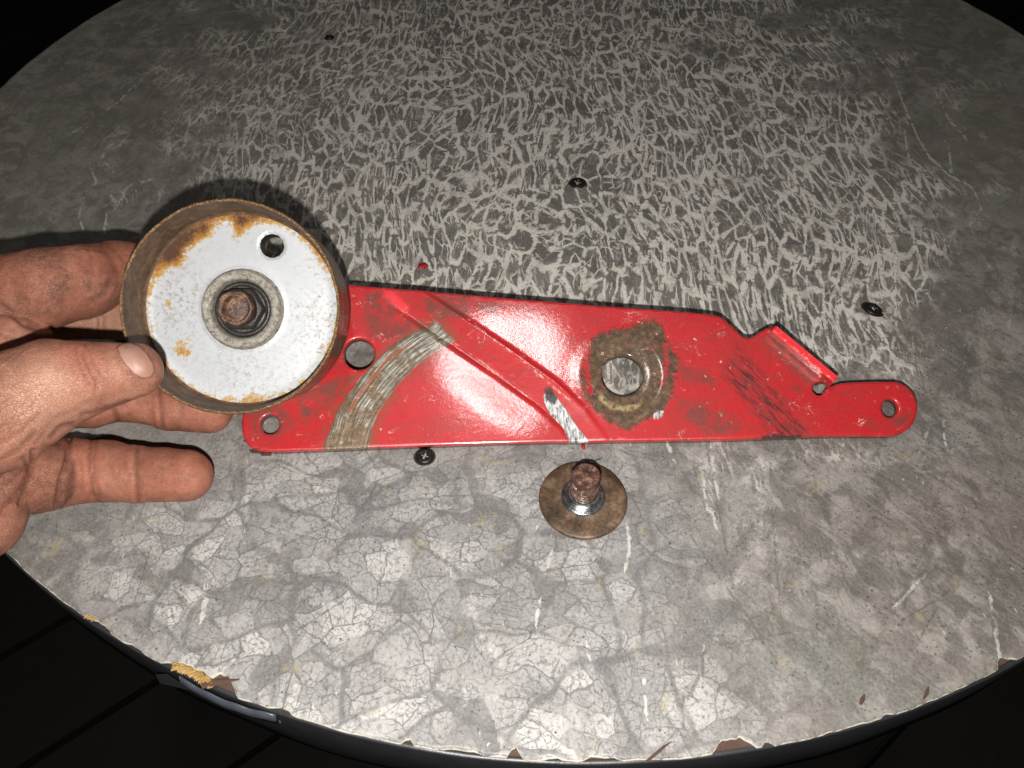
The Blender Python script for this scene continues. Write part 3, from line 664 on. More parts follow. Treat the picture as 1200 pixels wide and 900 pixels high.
# solid sheet: top, bottom and side walls
TH = .26; n = len(vv)
V3 = np.vstack([np.c_[vv, hh], np.c_[vv, np.maximum(hh, -.12) - TH]])
F3 = [tuple(f) for f in tri] + [tuple(i + n for i in reversed(f)) for f in tri]
ec = {}
for f in tri:
    for i in range(3):
        e = (f[i], f[(i + 1) % 3]); ec[e] = ec.get(e, 0) + 1
for (a, b) in [e for e in ec if (e[1], e[0]) not in ec]: F3.append((b, a, a + n, b + n))
attrs = {k: np.r_[v, v] for k, v in attrs.items()}
bracket = empty('steel_bracket', 'flat red painted steel arm with a pressed rib, a worn arc and four holes', 'bracket', M4=frame(BO, BX, BY, BZ))
mesh_np('plate', V3, F3, M_RED, bracket, attrs=attrs)
far_attr = lambda m: {k: np.full(m, 5.0) for k in ('grease_shade', 'scuff', 'mud_shade', 'hubbare', 'black', 'gouge', 'crest', 'bright_red', 'arc', 'arc_c', 'arc_t', 'strip', 'rimd')}
# flange folded down along the far edge, carrying the raised side
tl = on_plane(np.array([400.0, 500, 600, 700, 800, 834]), np.array([336.5, 343, 351.8, 360, 367, 370]))
V = []; Fc = []
for i, (u, v_) in enumerate(tl):
    for (dv, dz) in ((0, -TH), (-.24, -TH), (-.24, -1.0), (0, -1.0)):
        if dz == -1.0: dz = -max(.05 + TH, ((BO + u * BX + (v_ + dv) * BY)[2] - .02) / BZ[2])
        V.append((u, v_ + dv - .04, dz))
    if i:
        k = 4 * (i - 1)
        for q in range(4): Fc.append((k + q, k + (q + 1) % 4, k + 4 + (q + 1) % 4, k + 4 + q))
Fc += [(3, 2, 1, 0), tuple(4 * (len(tl) - 1) + q for q in range(4))]
mesh_np('flange', V, Fc, M_RED, bracket, smooth=False, attrs=far_attr(len(V)))
# small tab folded up at the right end
ta, tb = on_plane(np.array([905.0, 977]), np.array([387.5, 447.5])); tdir = (tb - ta) / np.linalg.norm(tb - ta); tn = np.array([-tdir[1], tdir[0]])
L_ = np.linalg.norm(tb - ta); V = []; Fc = []; nseg = 40
for i in range(nseg + 1):
    u = ta + tdir * L_ * i / nseg; e_ = .05 * (i in (0, nseg)); hz_ = .44
    w0 = .012 * math.sin(i * .9) + .01 * math.sin(i * 2.3)
    for (o_, z_) in ((.0, -.18), (-.30, -.02), (-.27, .12), (-.25, hz_ - .04 - e_), (-.22 + w0, hz_ - e_), (-.03, hz_ + .01 - e_), (.0, hz_ - .04 - e_), (.03, .1)):
        V.append((*(u + tn * o_), z_))
    if i:
        k = 8 * (i - 1)
        for q in range(8): Fc.append((k + q, k + 8 + q, k + 8 + (q + 1) % 8, k + (q + 1) % 8))
Fc += [tuple(range(8)), tuple(reversed(range(nseg * 8, nseg * 8 + 8)))]
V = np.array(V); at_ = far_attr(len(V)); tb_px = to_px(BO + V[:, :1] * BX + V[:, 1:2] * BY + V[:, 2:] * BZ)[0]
at_['mud_shade'] = np.where((V[:, 2] < .26), polys_sd(tb_px, [[(898, 390), (912, 398), (962, 446), (955, 452), (925, 428), (900, 405)]]) * pc * .8 + .05, 5.0)  # shading of the tab's inner face put into its colour
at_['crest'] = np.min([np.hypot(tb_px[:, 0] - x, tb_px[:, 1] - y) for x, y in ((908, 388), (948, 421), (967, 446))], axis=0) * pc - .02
at_['bright_red'] = np.where(V[:, 2] > .36, -1.0, 5.0); at_['grease_shade'] = np.where(V[:, 2] < .2, -1.0, 5.0)  # top edge coloured brighter, foot darkened, so the tab stands out
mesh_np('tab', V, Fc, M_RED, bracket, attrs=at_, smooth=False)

# ------------------------------------------------------------------ pulley
PD = 23.0
PC = atdepth(270, 360, PD); vdir = CAM - PC; vdir /= np.linalg.norm(vdir)
PN = vdir - .27 * RIGHT + .045 * UP; PN /= np.linalg.norm(PN)
PXv = RIGHT - PN * (RIGHT @ PN); PXv /= np.linalg.norm(PXv); PYv = np.cross(PN, PXv)
K = PD / F                                              # cm per px at the lip
pulley = empty('idler_pulley', 'rusty rimmed pulley with a white zinc face, held between thumb and fingers', 'pulley', M4=frame(PC, PXv, PYv, PN))
RO = 126 * K; WID = 2.55; ZD = -1.42
def wobl(i, a, r, z): 
    return (.006 * math.sin(a * 13 + 1) + .003 * math.sin(a * 61) + .003 * math.sin(a * 131), .012 * math.sin(a * 5) + .004 * math.sin(a * 47)) if z > -.1 else (0, 0)
V, Fc = lathe([(RO - .085, -.03), (RO - .08, .0), (RO - .05, .012), (RO - .01, .0), (RO + .015, -.05), (RO + .0, -.10), (RO - .08, -.10)], 360, wobl, close=True)
mesh_np('rim_lip', V, Fc, M_LIP, pulley)
V, Fc = lathe([(RO - .08, -.02), (RO - .12, -.3), (RO - .15, ZD + .12), (RO - .18, ZD + .04), (RO - .26, ZD + .0)], 180)
mesh_np('inner_wall', V, Fc, M_WALL, pulley)
V, Fc = lathe([(RO - .01, -.06), (RO - .03, -.2), (RO - .02, -WID / 2), (RO - .03, -WID + .2), (RO - .01, -WID + .06), (RO - .04, -WID), (RO - .14, -WID), (RO - .16, -WID + .1), (RO - .16, ZD - .2), (RO - .3, ZD - .1)], 180)
mesh_np('rolling_surface', V, Fc, M_OUT, pulley)
# face disc: polar grid with a round hole cut out
hx, hy = None, None
def face_local(px, py, z):
    d = ray(px, py)[0]; o_ = PC + PN * z; t = ((o_ - CAM) @ PN) / (d @ PN); P = CAM + d * t - o_
    return np.array([P @ PXv, P @ PYv])
hc = face_local(318.5, 288, ZD); HRr = 14.0 * (PD - ZD) / F * 1.0
RF = RO - .24
RB0, RB1, RB2, RB3 = 1.28, 1.15, .95, .85
pts = []; rings = list(np.arange(RB0 + .08, RF - .02, .055))
loopsF = []
NL = 220
loopsF.append(np.array([(RF * math.cos(t), RF * math.sin(t)) for t in np.linspace(0, 2 * np.pi, NL, endpoint=False)]))
loopsF.append(np.array([(RB0 * math.cos(t), RB0 * math.sin(t)) for t in np.linspace(0, 2 * np.pi, 110, endpoint=False)]))
loopsF.append(np.array([(hc[0] + HRr * math.cos(t), hc[1] + HRr * math.sin(t)) for t in np.linspace(0, 2 * np.pi, 40, endpoint=False)]))
for r in rings:
    m = int(2 * np.pi * r / .055)
    pts += [(r * math.cos(t), r * math.sin(t)) for t in np.linspace(0, 2 * np.pi, m, endpoint=False) + r * 7]
pts = np.array(pts); pts = pts[np.hypot(*(pts - hc).T) > HRr + .035]
allp = np.vstack(loopsF + [pts]); edges = []; off = 0
for l in loopsF:
    m = len(l); edges += [(off + i, off + (i + 1) % m) for i in range(m)]; off += m
r_ = geometry.delaunay_2d_cdt([Vector(p) for p in allp.tolist()], edges, [], 0, 1e-7)
fv = np.array([tuple(v) for v in r_[0]]); ft = []
for f in r_[2]:
    c = fv[list(f)].mean(0)
    if RB0 < np.hypot(*c) + .004 and np.hypot(*(c - hc)) > HRr * .98: ft.append(tuple(f))
rr_ = np.hypot(*fv.T); hole_d = np.hypot(*(fv - hc).T) - HRr
fz = ZD + .03 * np.exp(-((rr_ - RF) / .15) ** 2) - .05 * np.clip(1 - hole_d / .05, 0, 1) ** 2 + .03 * np.exp(-((rr_ - RB0) / .05) ** 2)
W = PC + fv[:, :1] * PXv + fv[:, 1:] * PYv + fz[:, None] * PN; fp = to_px(W)[0]
def gp(x, y, s1, a=1.0): return a * np.exp(-(((fp[:, 0] - x) ** 2 + (fp[:, 1] - y) ** 2) / s1 ** 2))
an = np.degrees(np.arctan2(fv[:, 1], fv[:, 0])) % 360
edge_w = np.interp(an, [0, 40, 60, 80, 100, 115, 130, 150, 165, 180, 200, 220, 250, 275, 300, 330, 360], [.2, .32, .3, .48, .6, .66, .74, .7, .42, .3, .28, .3, .28, .42, .3, .2, .2])
rust = sm(rr_, RF - edge_w * .95, RF + .02) * (.32 + edge_w * .8)
for x, y, s1, a_ in ((283, 262, 11, .6), (281, 275, 10, .5), (212, 300, 12, .45), (208, 313, 9, .4), (198, 297, 12, .5), (222, 283, 12, .5), (240, 272, 12, .45), (214, 405, 10, .42), (208, 413, 8, .38), (220, 417, 8, .45), (198, 360, 6, .4), (199, 356, 5, .4),
                     (197, 332, 12, .15), (266, 422, 6, .22), (378, 405, 12, .35), (290, 455, 18, .25), (370, 305, 20, .2), (256, 450, 10, .2), (225, 400, 8, .2), (300, 258, 10, .3), (390, 380, 8, .2)): rust = rust + gp(x, y, s1, a_)
mesh_np('face_disc', np.c_[fv, fz], ft, M_FACE, pulley, attrs=dict(rust=rust, pit=np.clip(gp(200, 350, 40) + gp(380, 380, 40) + .15 * (rr_ > 0) + gp(290, 440, 50, .5), 0, 1)))
# wall of the small hole
V, Fc = lathe([(HRr - .01, -.03), (HRr + .0, -.10), (HRr + .02, -.55), (HRr - .03, -.62)], 40); V = V + [hc[0], hc[1], ZD]
mesh_np('hole_wall', V, Fc, M_DARK, pulley)
# pitted boss
V, Fc = lathe([(RB0 + .02, ZD + .01), (RB0 - .03, ZD + .03), (RB0 - .07, ZD + .28), (RB1 + .03, ZD + .34), (RB1 - .05, ZD + .35), (RB2 + .02, ZD + .33), (RB2 - .03, ZD + .28), (RB3 + .03, ZD + .1), (RB3 + .02, ZD - .4)], 140)
rv = np.hypot(V[:, 0], V[:, 1]); top = (rv < RB1 + .02)
anb = np.arctan2(V[:, 1], V[:, 0])
mesh_np('hub_boss', V, Fc, M_BOSS, pulley, attrs=dict(rust=np.where(rv > RB1, .34 + .1 * np.cos(anb), .12 + .1 * np.cos(anb)) + np.where(V[:, 2] < ZD + .05, .2, 0), pit=np.ones(len(V)) * 1.2))
V, Fc = lathe([(RB3 + .04, ZD - .02), (.84, ZD + .06), (.78, ZD + .09), (.75, ZD + .02), (.60, ZD + .0), (.60, ZD + .12), (.5, ZD + .12)], 90)
mesh_np('bearing_ring', V, Fc, M_DARK, pulley)
# hex nut and bolt end
V = []; Fc = []
for z_, r0 in ((ZD - .1, .73), (ZD + .30, .73), (ZD + .38, .66)):
    for j in range(6 * 8):
        a = 2 * math.pi * j / 48; am_ = (a % (math.pi / 3)) - math.pi / 6
        r = min(r0 * .866 / math.cos(am_), r0 * .965); V.append((r * math.cos(a), r * math.sin(a), z_))
for l in range(2):
    for j in range(48): Fc.append((l * 48 + j, l * 48 + (j + 1) % 48, (l + 1) * 48 + (j + 1) % 48, (l + 1) * 48 + j))
Fc.append(tuple(96 + j for j in range(48)))
mesh_np('nut', V, Fc, M_DARK, pulley)
prof = []
for i in range(8): prof += [(.50, ZD + .2 + i * .09), (.54, ZD + .245 + i * .09)]
prof += [(.55, ZD + .93), (.545, ZD + .97), (.50, ZD + 1.0), (.44, ZD + 1.01), (.42, ZD + .98), (.37, ZD + .98), (.33, ZD + 1.01), (.2, ZD + 1.03), (0.0001, ZD + 1.035)]
V, Fc = lathe(prof, 72, lambda i, a, r, z: (0.012 * math.sin(a * 5 + z * 9), .01 * math.sin(a * 4 + r * 20)))
mesh_np('bolt_end', V, Fc, M_BOLT, pulley)
V, Fc = lathe([(RO - .2, -WID + .35), (RO - .3, -WID + .3), (1.3, -WID + .3), (1.2, -WID - .05), (.5, -WID - .1), (0.001, -WID - .1)], 120)
V = V.copy()
# back plate with its own opening left clear behind the small hole: build as a ring with a gap window
keep = [f for f in Fc if np.hypot(*(V[list(f)].mean(0)[:2] - hc)) > HRr * .9]
mesh_np('back_disc', V, keep, M_WALL, pulley)

# ------------------------------------------------------------------ threaded stud with large head
sb = at(683.3, 584.5, .12)
stud = empty('bolt', 'short rusty bolt with a wide brown disc head, standing threads up below the red arm', 'bolt', M4=Matrix.Translation((sb[0] * CM, sb[1] * CM, 0)))
def wst(i, a, r, z): return (0, .03 * math.sin(a + .6) * min(1, r) * (z > .02))
RS = 52 / F * (to_px(sb)[1][0])
V, Fc = lathe([(0.01, .0), (RS - .12, .0), (RS - .01, .06), (RS, .10), (RS - .02, .14), (RS - .08, .165), (RS * .72, .20), (.95, .20), (.80, .19), (.70, .21), (.4, .21)], 120, wst)
mesh_np('disc_head', V, Fc, M_WASH, stud)
V, Fc = lathe([(.70, .19), (.70, .27), (.66, .31), (.60, .325), (.57, .31), (.55, .315), (.50, .40), (.42, .42)], 72)
mesh_np('collar', V, Fc, M_STEEL, stud)
V, Fc = lathe([(.47, .38), (.48, .50), (.455, .56), (.43, .58)], 60)
mesh_np('shoulder', V, Fc, M_STEEL, stud)
prof = [(.40, .54)]
for i in range(5): prof += [(.355, .57 + i * .12), (.425, .615 + i * .12), (.43, .63 + i * .12), (.37, .675 + i * .12)]
def wth(i, a, r, z):
    p = np.array([[math.cos(a) * r * 7, math.sin(a) * r * 7, z * 6]]); k = 1 if z > 1.12 else .15
    return (k * .05 * float(vnoise(p)[0]), k * .07 * float(vnoise(p + 9)[0]) + .017 * math.sin(a) * (z < 1.15))
V, Fc = lathe(prof, 72, wth)
mesh_np('threaded_shank', V, Fc, M_THREAD, stud)
V, Fc = lathe([(.36, 1.12), (.40, 1.16), (.425, 1.22), (.41, 1.28), (.43, 1.35), (.43, 1.43), (.415, 1.49), (.36, 1.53), (.28, 1.52), (.2, 1.50), (.1, 1.53), (.001, 1.52)], 72, wth)
mesh_np('crusted_tip', V, Fc, M_CRUST, stud)

# ------------------------------------------------------------------ screws sunk in the table top
def screw(px, py, r, label, tilt=(0, 0), zz=0.0):
    p = at(px, py, .06)
    sc_ = empty('screw', label, 'screw', group='screws in the table top', M4=Matrix.Translation((p[0] * CM, p[1] * CM, zz * CM)) @ Matrix.Rotation(tilt[0], 4, 'X') @ Matrix.Rotation(tilt[1], 4, 'Y'))
    n_ = 48; V = []; Fc = []
    prof = [(r * 1.0, -.02), (r * 1.03, .02), (r, .055), (r * .86, .085), (r * .7, .09)]
    for (rad_, z) in prof:
        for j in range(n_): a = 2 * math.pi * j / n_; V.append((rad_ * math.cos(a), rad_ * math.sin(a), z))
    # cross recess: inner rings follow a plus shape
    def plus(a):
        w_ = .16 * r; L = .52 * r; c, s = abs(math.cos(a)), abs(math.sin(a)); m_ = min(c, s); M_ = max(c, s)
        return min(L / M_, w_ / max(m_, 1e-4)) if w_ / max(m_, 1e-4) > w_ * 1.42 else w_ * 1.42
    for (k_, z) in ((1.12, .088), (1.0, .08), (.8, -.02)):
        for j in range(n_):
            a = 2 * math.pi * j / n_; q = plus(a + .3) * k_; V.append((q * math.cos(a), q * math.sin(a), z))
    L_ = len(prof) + 3
    for l in range(L_ - 1):
        for j in range(n_): Fc.append((l * n_ + j, l * n_ + (j + 1) % n_, (l + 1) * n_ + (j + 1) % n_, (l + 1) * n_ + j))
    Fc.append(tuple((L_ - 1) * n_ + j for j in range(n_)))
    mesh_np('head', V, Fc, M_SCREW, sc_)
    V, Fc = lathe([(r * 1.02, .004), (r * 1.16, .018), (r * 1.24, .004)], 40)
    mesh_np('grime_ring', V, Fc, M_DARK, sc_)
screw(497.5, 534, .29, 'black cross-head screw just below the red arm, left of the bolt')
screw(1023, 362, .36, 'dark shiny screw head to the right, above the rounded end of the red arm', (math.radians(-6), math.radians(10)), .03)
screw(677, 214, .34, 'dark screw head among the pale veins above the middle of the red arm', (math.radians(4), 0))
screw(386, 43, .22, 'small faint screw far back on the table, towards the upper left')

# red drop and small debris
def blob(name, px, py, r, hgt, mat, label, cat, seed=0, group=None, squash=1.0):
    p = at(px, py, 0)
    V, Fc = lathe([(r * 1.0, 0), (r * .97, hgt * .35), (r * .8, hgt * .75), (r * .5, hgt * .95), (.001, hgt)], 28,
                  lambda i, a, r_, z: (r_ * .16 * math.sin(a * 2 + seed) + r_ * .08 * math.sin(a * 5 + seed * 2), 0))
    V = V * [1, squash, 1]
    o = mesh_np(name, V, Fc, mat); o.location = (p[0] * CM, p[1] * CM, .00003); tag(o, label, cat, group); return o
blob('paint_drop', 495.5, 312, .19, .09, M_DROP, 'dark red dried paint drop on the table above the red arm', 'paint drop', 1)
blob('paint_chip', 683.5, 523, .06, .04, M_DROP, 'tiny red paint sliver lying between the red arm and the bolt', 'paint chip', 2, squash=2.6)
def flake(px, py, r, seed, label, zb=0.0, mat=None, name='rust_flake'):
    R_ = random.Random(seed); p = at(px, py, 0); n_ = 11; V = []
    for j in range(n_):
        a = 2 * math.pi * j / n_; q = r * R_.uniform(.55, 1.25); V.append((q * 1.5 * math.cos(a), q * .7 * math.sin(a), R_.uniform(.01, .09)))
    V = V + [(x * .9, y * .9, z - .05 if z > .05 else 0) for x, y, z in V]
    V.append((0, 0, .12)); Fc = [(j, (j + 1) % n_, 2 * n_) for j in range(n_)] + [(j, n_ + j, n_ + (j + 1) % n_, (j + 1) % n_) for j in range(n_)]
    o = mesh_np(name, V, Fc, mat or M_CRUST, smooth=False); o.location = (p[0] * CM, p[1] * CM, zb * CM); tag(o, label, 'rust flake'); return o
flake(303, 529, .17, 3, 'larger dark rust flake under the lower left corner of the red arm')
flake(312, 533, .13, 5, 'curled rust flake just right of the largest one by the red arm corner')
flake(334, 531, .08, 8, 'small rust crumb below the red arm, right of the two flakes')
flake(289, 517, .07, 9, 'tiny rust crumb left of the lower left corner of the red arm')
# twisted metal shaving by the bolt
pts = [at(x, y, z) for x, y, z in ((686, 541, .15), (692, 539, .25), (697, 540, .12), (701, 538, .2), (705, 538.5, .05))]
V = []; Fc = []
for i, p in enumerate(pts):
    for j in range(5): a = 2 * math.pi * j / 5; V.append(p + .022 * np.array([0, math.cos(a), math.sin(a)]) * (1 - .15 * i))
    if i:
        for j in range(5): k = 5 * (i - 1); Fc.append((k + j, k + (j + 1) % 5, k + 5 + (j + 1) % 5, k + 5 + j))
tag(mesh_np('metal_shaving', V, Fc, M_DARK), 'thin dark metal shaving behind the tip of the bolt', 'shaving')

# ------------------------------------------------------------------ hand
def J(px, py, z, rpx):
    p = at(px, py, z); D = (p - CAM) @ FWD; return p, rpx * D / F
def chain(*js): return [J(*j) for j in js]
ZP = PC[2]
groups = [
 # name, blend inside group, joints (px, py, height cm, radius px)
 ('index', .35, [chain((-95, 375, 4.0, 62), (0, 349, 4.1, 49), (55, 337, 4.2, 46), (95, 330, 3.9, 42), (140, 319, 3.3, 36), (190, 322, 2.6, 33), (235, 345, 2.2, 30))]),
 ('middle', .3, [chain((-60, 395, 2.9, 50), (20, 384, 2.6, 30), (70, 374, 2.5, 24), (118, 373, 2.4, 23.5), (180, 378, 2.2, 24), (230, 400, 1.6, 22))]),
 ('web', .4, [chain((-90, 420, 4.2, 60), (-30, 398, 4.2, 33), (18, 392, 3.9, 22), (48, 390, 3.6, 11))]),
 ('thumb', .45, [chain((-110, 520, 4.2, 85), (-8, 494, 4.8, 60), (32, 465, 5.1, 58), (62, 451, 5.2, 53), (95, 445, 5.2, 43.5), (125, 439, 5.1, 37), (157, 433.5, 5.0, 32.5))]),
 ('ring', .3, [chain((-40, 500, 2.6, 45), (60, 478, 2.2, 25), (108, 474, 2.1, 26.5), (135, 467, 1.9, 26), (178, 470, 1.7, 26.5), (200, 477, 1.6, 27), (246, 481.5, 1.4, 26.5))]),
 ('little', .3, [chain((40, 558, 1.8, 44), (85, 552.5, 1.35, 38), (125, 552, 1.2, 35), (160, 555.5, 1.1, 32.5), (190, 556, 1.1, 31), (218, 557, 1.05, 30.5))]),
 ('palm', .6, [chain((-120, 500, 3.0, 95), (-40, 545, 2.8, 60), (20, 550, 2.3, 40), (46, 559, 2.0, 42)), chain((-90, 590, 2.8, 70), (-31, 606, 2.4, 55)), chain((-60, 560, 3.2, 70), (0, 560, 2.9, 33))]),
 ('arm', .6, [chain((-130, 500, 3.6, 100), (-260, 545, 3.6, 88), (-420, 580, 3.4, 98), (-560, 600, 3.4, 108))]),
]
gk = {'index': .10, 'middle': .07, 'web': .10, 'thumb': .10, 'ring': .07, 'little': .10, 'palm': .35, 'arm': 1.0}
def cone(P, a, ra, b, rb):
    ab = b - a; t = np.clip(((P - a) @ ab) / (ab @ ab), 0, 1); ts = t
    return np.linalg.norm(P - a - ts[:, None] * ab, axis=1) - (ra + (rb - ra) * ts)
def smin(a, b, k):
    h = np.clip(.5 + .5 * (b - a) / k, 0, 1); return b + (a - b) * h - k * h * (1 - h)
def g_sdf(P, g):
    d = None
    for ch in g[2]:
        for (a, ra), (b, rb) in zip(ch[:-1], ch[1:]):
            c = cone(P, a, ra, b, rb); d = c if d is None else smin(d, c, g[1] * .35)
    return d
order = ['arm', 'palm', 'index', 'middle', 'web', 'ring', 'little', 'thumb']
gd = {g[0]: g for g in groups}
def hand_sdf(P):
    d = None
    for nme in order:
        c = g_sdf(P, gd[nme]); d = c if d is None else smin(d, c, gk[nme])
    Q = P - PC; zl = Q @ PN; rl = np.hypot(Q @ PXv, Q @ PYv)       # flesh is pressed flat where it touches the pulley
    cyl = np.maximum(rl - (RO + .05), np.abs(zl + WID / 2 - .02) - (WID / 2 + .03))
    return -smin(-d, cyl, .08)
allj = [j for g in groups for ch in g[2] for j in ch]
lo_ = np.min([p - r for p, r in allj], axis=0) - .3; hi_ = np.max([p + r for p, r in allj], axis=0) + .3
lo_[0] = max(lo_[0], at(-470, 560, 3)[0])
hs = .075
nx_, ny_, nz_ = [int(math.ceil(v)) for v in (hi_ - lo_) / hs]
# coarse pass marks the blocks that can hold surface, the fine pass fills only those
B = 6; cnx, cny, cnz = [v // B + 1 for v in (nx_, ny_, nz_)]; nx_, ny_, nz_ = cnx * B, cny * B, cnz * B
cg = np.stack(np.meshgrid(np.arange(cnx), np.arange(cny), np.arange(cnz), indexing='ij'), -1).reshape(-1, 3)
cd = hand_sdf(lo_ + (cg * B + B / 2) * hs)
D = np.repeat(np.repeat(np.repeat(cd.reshape(cnx, cny, cnz), B, 0), B, 1), B, 2).astype(np.float32)
near = cg[np.abs(cd) < B * hs * 1.3]
loc = np.stack(np.meshgrid(*[np.arange(B)] * 3, indexing='ij'), -1).reshape(-1, 3)
ij = (near[:, None, :] * B + loc[None]).reshape(-1, 3)
for c in range(0, len(ij), 400000):
    q = ij[c:c + 400000]; D[q[:, 0], q[:, 1], q[:, 2]] = hand_sdf(lo_ + q * hs)
def surface_nets(D, lo, h):
    ins = D < 0; cells = np.zeros(tuple(s - 1 for s in D.shape), np.int8)
    for dx in (0, 1):
        for dy in (0, 1):
            for dz in (0, 1): cells += ins[dx:D.shape[0] - 1 + dx, dy:D.shape[1] - 1 + dy, dz:D.shape[2] - 1 + dz]
    act = np.argwhere((cells > 0) & (cells < 8)); vid = -np.ones(cells.shape, np.int64); vid[tuple(act.T)] = np.arange(len(act))
    acc = np.zeros((len(act), 3)); cnt = np.zeros(len(act))
    cs = [(x, y, z) for x in (0, 1) for y in (0, 1) for z in (0, 1)]
    for a in cs:
        for b in cs:
            if sum(abs(p - q) for p, q in zip(a, b)) == 1 and a < b:
                da = D[tuple((act + a).T)]; db = D[tuple((act + b).T)]; m = (da < 0) != (db < 0)
                t = np.where(m, da / np.where(m, da - db, 1), 0)
                p = np.array(a) + t[:, None] * (np.array(b) - np.array(a)); acc[m] += p[m]; cnt[m] += 1
    V = lo + (act + acc / cnt[:, None]) * h; Q = []
    for ax in range(3):
        sl0 = [slice(1, -1)] * 3; sl0[ax] = slice(0, -1); sl1 = [slice(1, -1)] * 3; sl1[ax] = slice(1, None)
        A0 = ins[tuple(sl0)]; A1 = ins[tuple(sl1)]; e = np.argwhere(A0 != A1)
        base = e + 1; base[:, ax] -= 1
        u, w_ = [i for i in range(3) if i != ax]; du = np.zeros(3, int); du[u] = 1; dw = np.zeros(3, int); dw[w_] = 1
        q = np.stack([vid[tuple((base - du - dw).T)], vid[tuple((base - dw).T)], vid[tuple(base.T)], vid[tuple((base - du).T)]], 1)
        flip = A0[tuple(e.T)] == (ax == 1); q[flip] = q[flip][:, ::-1]; Q.append(q)
    Q = np.vstack(Q); return V, Q[(Q >= 0).all(1)]
HV, HF = surface_nets(D, lo_, hs)
def grad(P, e=.03):
    g_ = np.stack([hand_sdf(P + np.eye(3)[i] * e) - hand_sdf(P - np.eye(3)[i] * e) for i in range(3)], 1)
    return g_ / (np.linalg.norm(g_, axis=1)[:, None] + 1e-9)
Nn = grad(HV)
HV = HV - Nn * np.clip(hand_sdf(HV), -.05, .05)[:, None]
hp, hD = to_px(HV); facing = ((CAM - HV) * Nn).sum(1) > 0
dg = np.stack([g_sdf(HV, gd[n_]) for n_ in order], 1); own = np.array(order)[dg.argmin(1)]
def owned(*n_): return np.isin(own, n_)
# creases as real grooves
folds = [ (('thumb',), [(100, 404), (98, 418), (106, 432)], 1.3, .03), (('thumb',), [(82, 404), (80, 418), (86, 436), (92, 446)], 1.4, .018), (('thumb',), [(109, 420), (104, 430), (108, 442)], 1.2, .028), (('thumb',), [(70, 402), (66, 415)], 1.5, .014),
 (('thumb',), [(136, 416), (141, 428), (150, 438), (160, 446)], 1.4, .03), (('thumb',), [(120, 410), (124, 420), (128, 436)], 1.4, .012), (('thumb',), [(60, 500), (72, 488), (92, 478), (110, 466)], 1.6, .014),
 (('thumb',), [(10, 455), (28, 440), (48, 432)], 1.5, .010), (('thumb',), [(5, 470), (25, 458), (50, 450)], 1.5, .010), (('thumb',), [(40, 520), (55, 500), (70, 485)], 1.8, .018),
 (('index',), [(24, 318), (30, 332), (40, 340)], 1.4, .015), (('index',), [(84, 296), (92, 304), (96, 316)], 1.5, .012), (('index',), [(102, 292), (108, 306), (110, 322)], 1.6, .016), (('index',), [(45, 300), (70, 296), (95, 300)], 1.5, .008),
 (('little',), [(125, 520), (128, 540), (126, 560)], 1.6, .01), (('little',), [(185, 535), (190, 550), (188, 570)], 1.6, .008), (('little',), [(90, 520), (94, 545), (96, 580)], 1.8, .015), # owner groups, polyline (px), half width px, depth cm
 (('thumb',), [(96, 412), (102, 430), (112, 445), (113, 455)], 2.0, .035), (('thumb',), [(88, 408), (92, 425), (100, 440), (104, 452)], 2.2, .03), (('thumb',), [(104, 408), (108, 425), (118, 438)], 1.8, .02),
 (('thumb',), [(97, 486), (112, 483), (128, 478), (150, 470)], 2.2, .03), (('thumb',), [(85, 497), (70, 500), (60, 512)], 2.5, .05), (('thumb',), [(127, 476), (112, 470), (98, 474)], 1.8, .02),
 (('thumb', 'palm'), [(0, 520), (25, 505), (45, 485)], 2.2, .025), (('thumb', 'palm'), [(0, 500), (30, 482), (55, 455)], 2.0, .015), (('thumb', 'palm'), [(0, 540), (20, 528), (40, 508)], 2.4, .035),
 (('middle',), [(110, 352), (114, 372), (115, 396)], 1.8, .045), (('middle',), [(117, 352), (121, 372), (121, 396)], 1.8, .04),
 (('ring',), [(186, 450), (188, 475), (190, 500)], 2.2, .05), (('ring',), [(210, 470), (212, 490), (208, 505)], 2.5, .015), (('ring',), [(133, 478), (137, 490), (141, 500)], 2.2, .06),
 (('little',), [(107, 516), (104, 545), (108, 575), (116, 588)], 2.0, .045), (('little',), [(113, 516), (110, 540), (112, 565), (118, 582)], 1.8, .035), (('little',), [(161, 525), (158, 550), (162, 588)], 2.2, .045), (('little',), [(157, 553), (150, 558)], 1.6, .02),
 (('little', 'palm'), [(81, 512), (80, 535), (72, 560), (66, 592)], 2.5, .10), (('palm', 'thumb', 'little'), [(38, 528), (37, 545), (36, 560), (22, 590)], 2.4, .09),
 (('palm', 'thumb'), [(27, 537), (33, 550), (24, 572), (0, 600)], 2.4, .05), (('palm',), [(0, 575), (18, 560), (28, 548)], 2.0, .03),
 (('index', 'web'), [(0, 357), (12, 366), (28, 380), (45, 386), (60, 384)], 2.6, .07), (('index',), [(118, 286), (128, 300), (138, 318)], 3.0, .02), (('index',), [(20, 340), (34, 355)], 1.6, .02),
 (('index',), [(72, 292), (78, 305)], 2.5, .012), (('index',), [(130, 330), (122, 345), (108, 352)], 3, .03), (('web', 'index'), [(0, 392), (20, 400), (40, 396)], 2.0, .03),
]
fold = np.zeros(len(HV)); disp = np.zeros(len(HV))
for own_, pl, hw, dp in folds:
    k = owned(*own_) & facing; d = line_dist(hp[k], pl); gfun = np.exp(-(d / hw) ** 2)
    fold[k] = np.maximum(fold[k], gfun * min(1, dp / .05)); disp[k] -= gfun * dp
    disp[k] += .35 * dp * np.exp(-((d - hw * 2.6) / (hw * 1.3)) ** 2)
disp += .02 * vnoise(HV, 1.3) + .008 * vnoise(HV, 4.0)
HV = HV + Nn * disp[:, None]
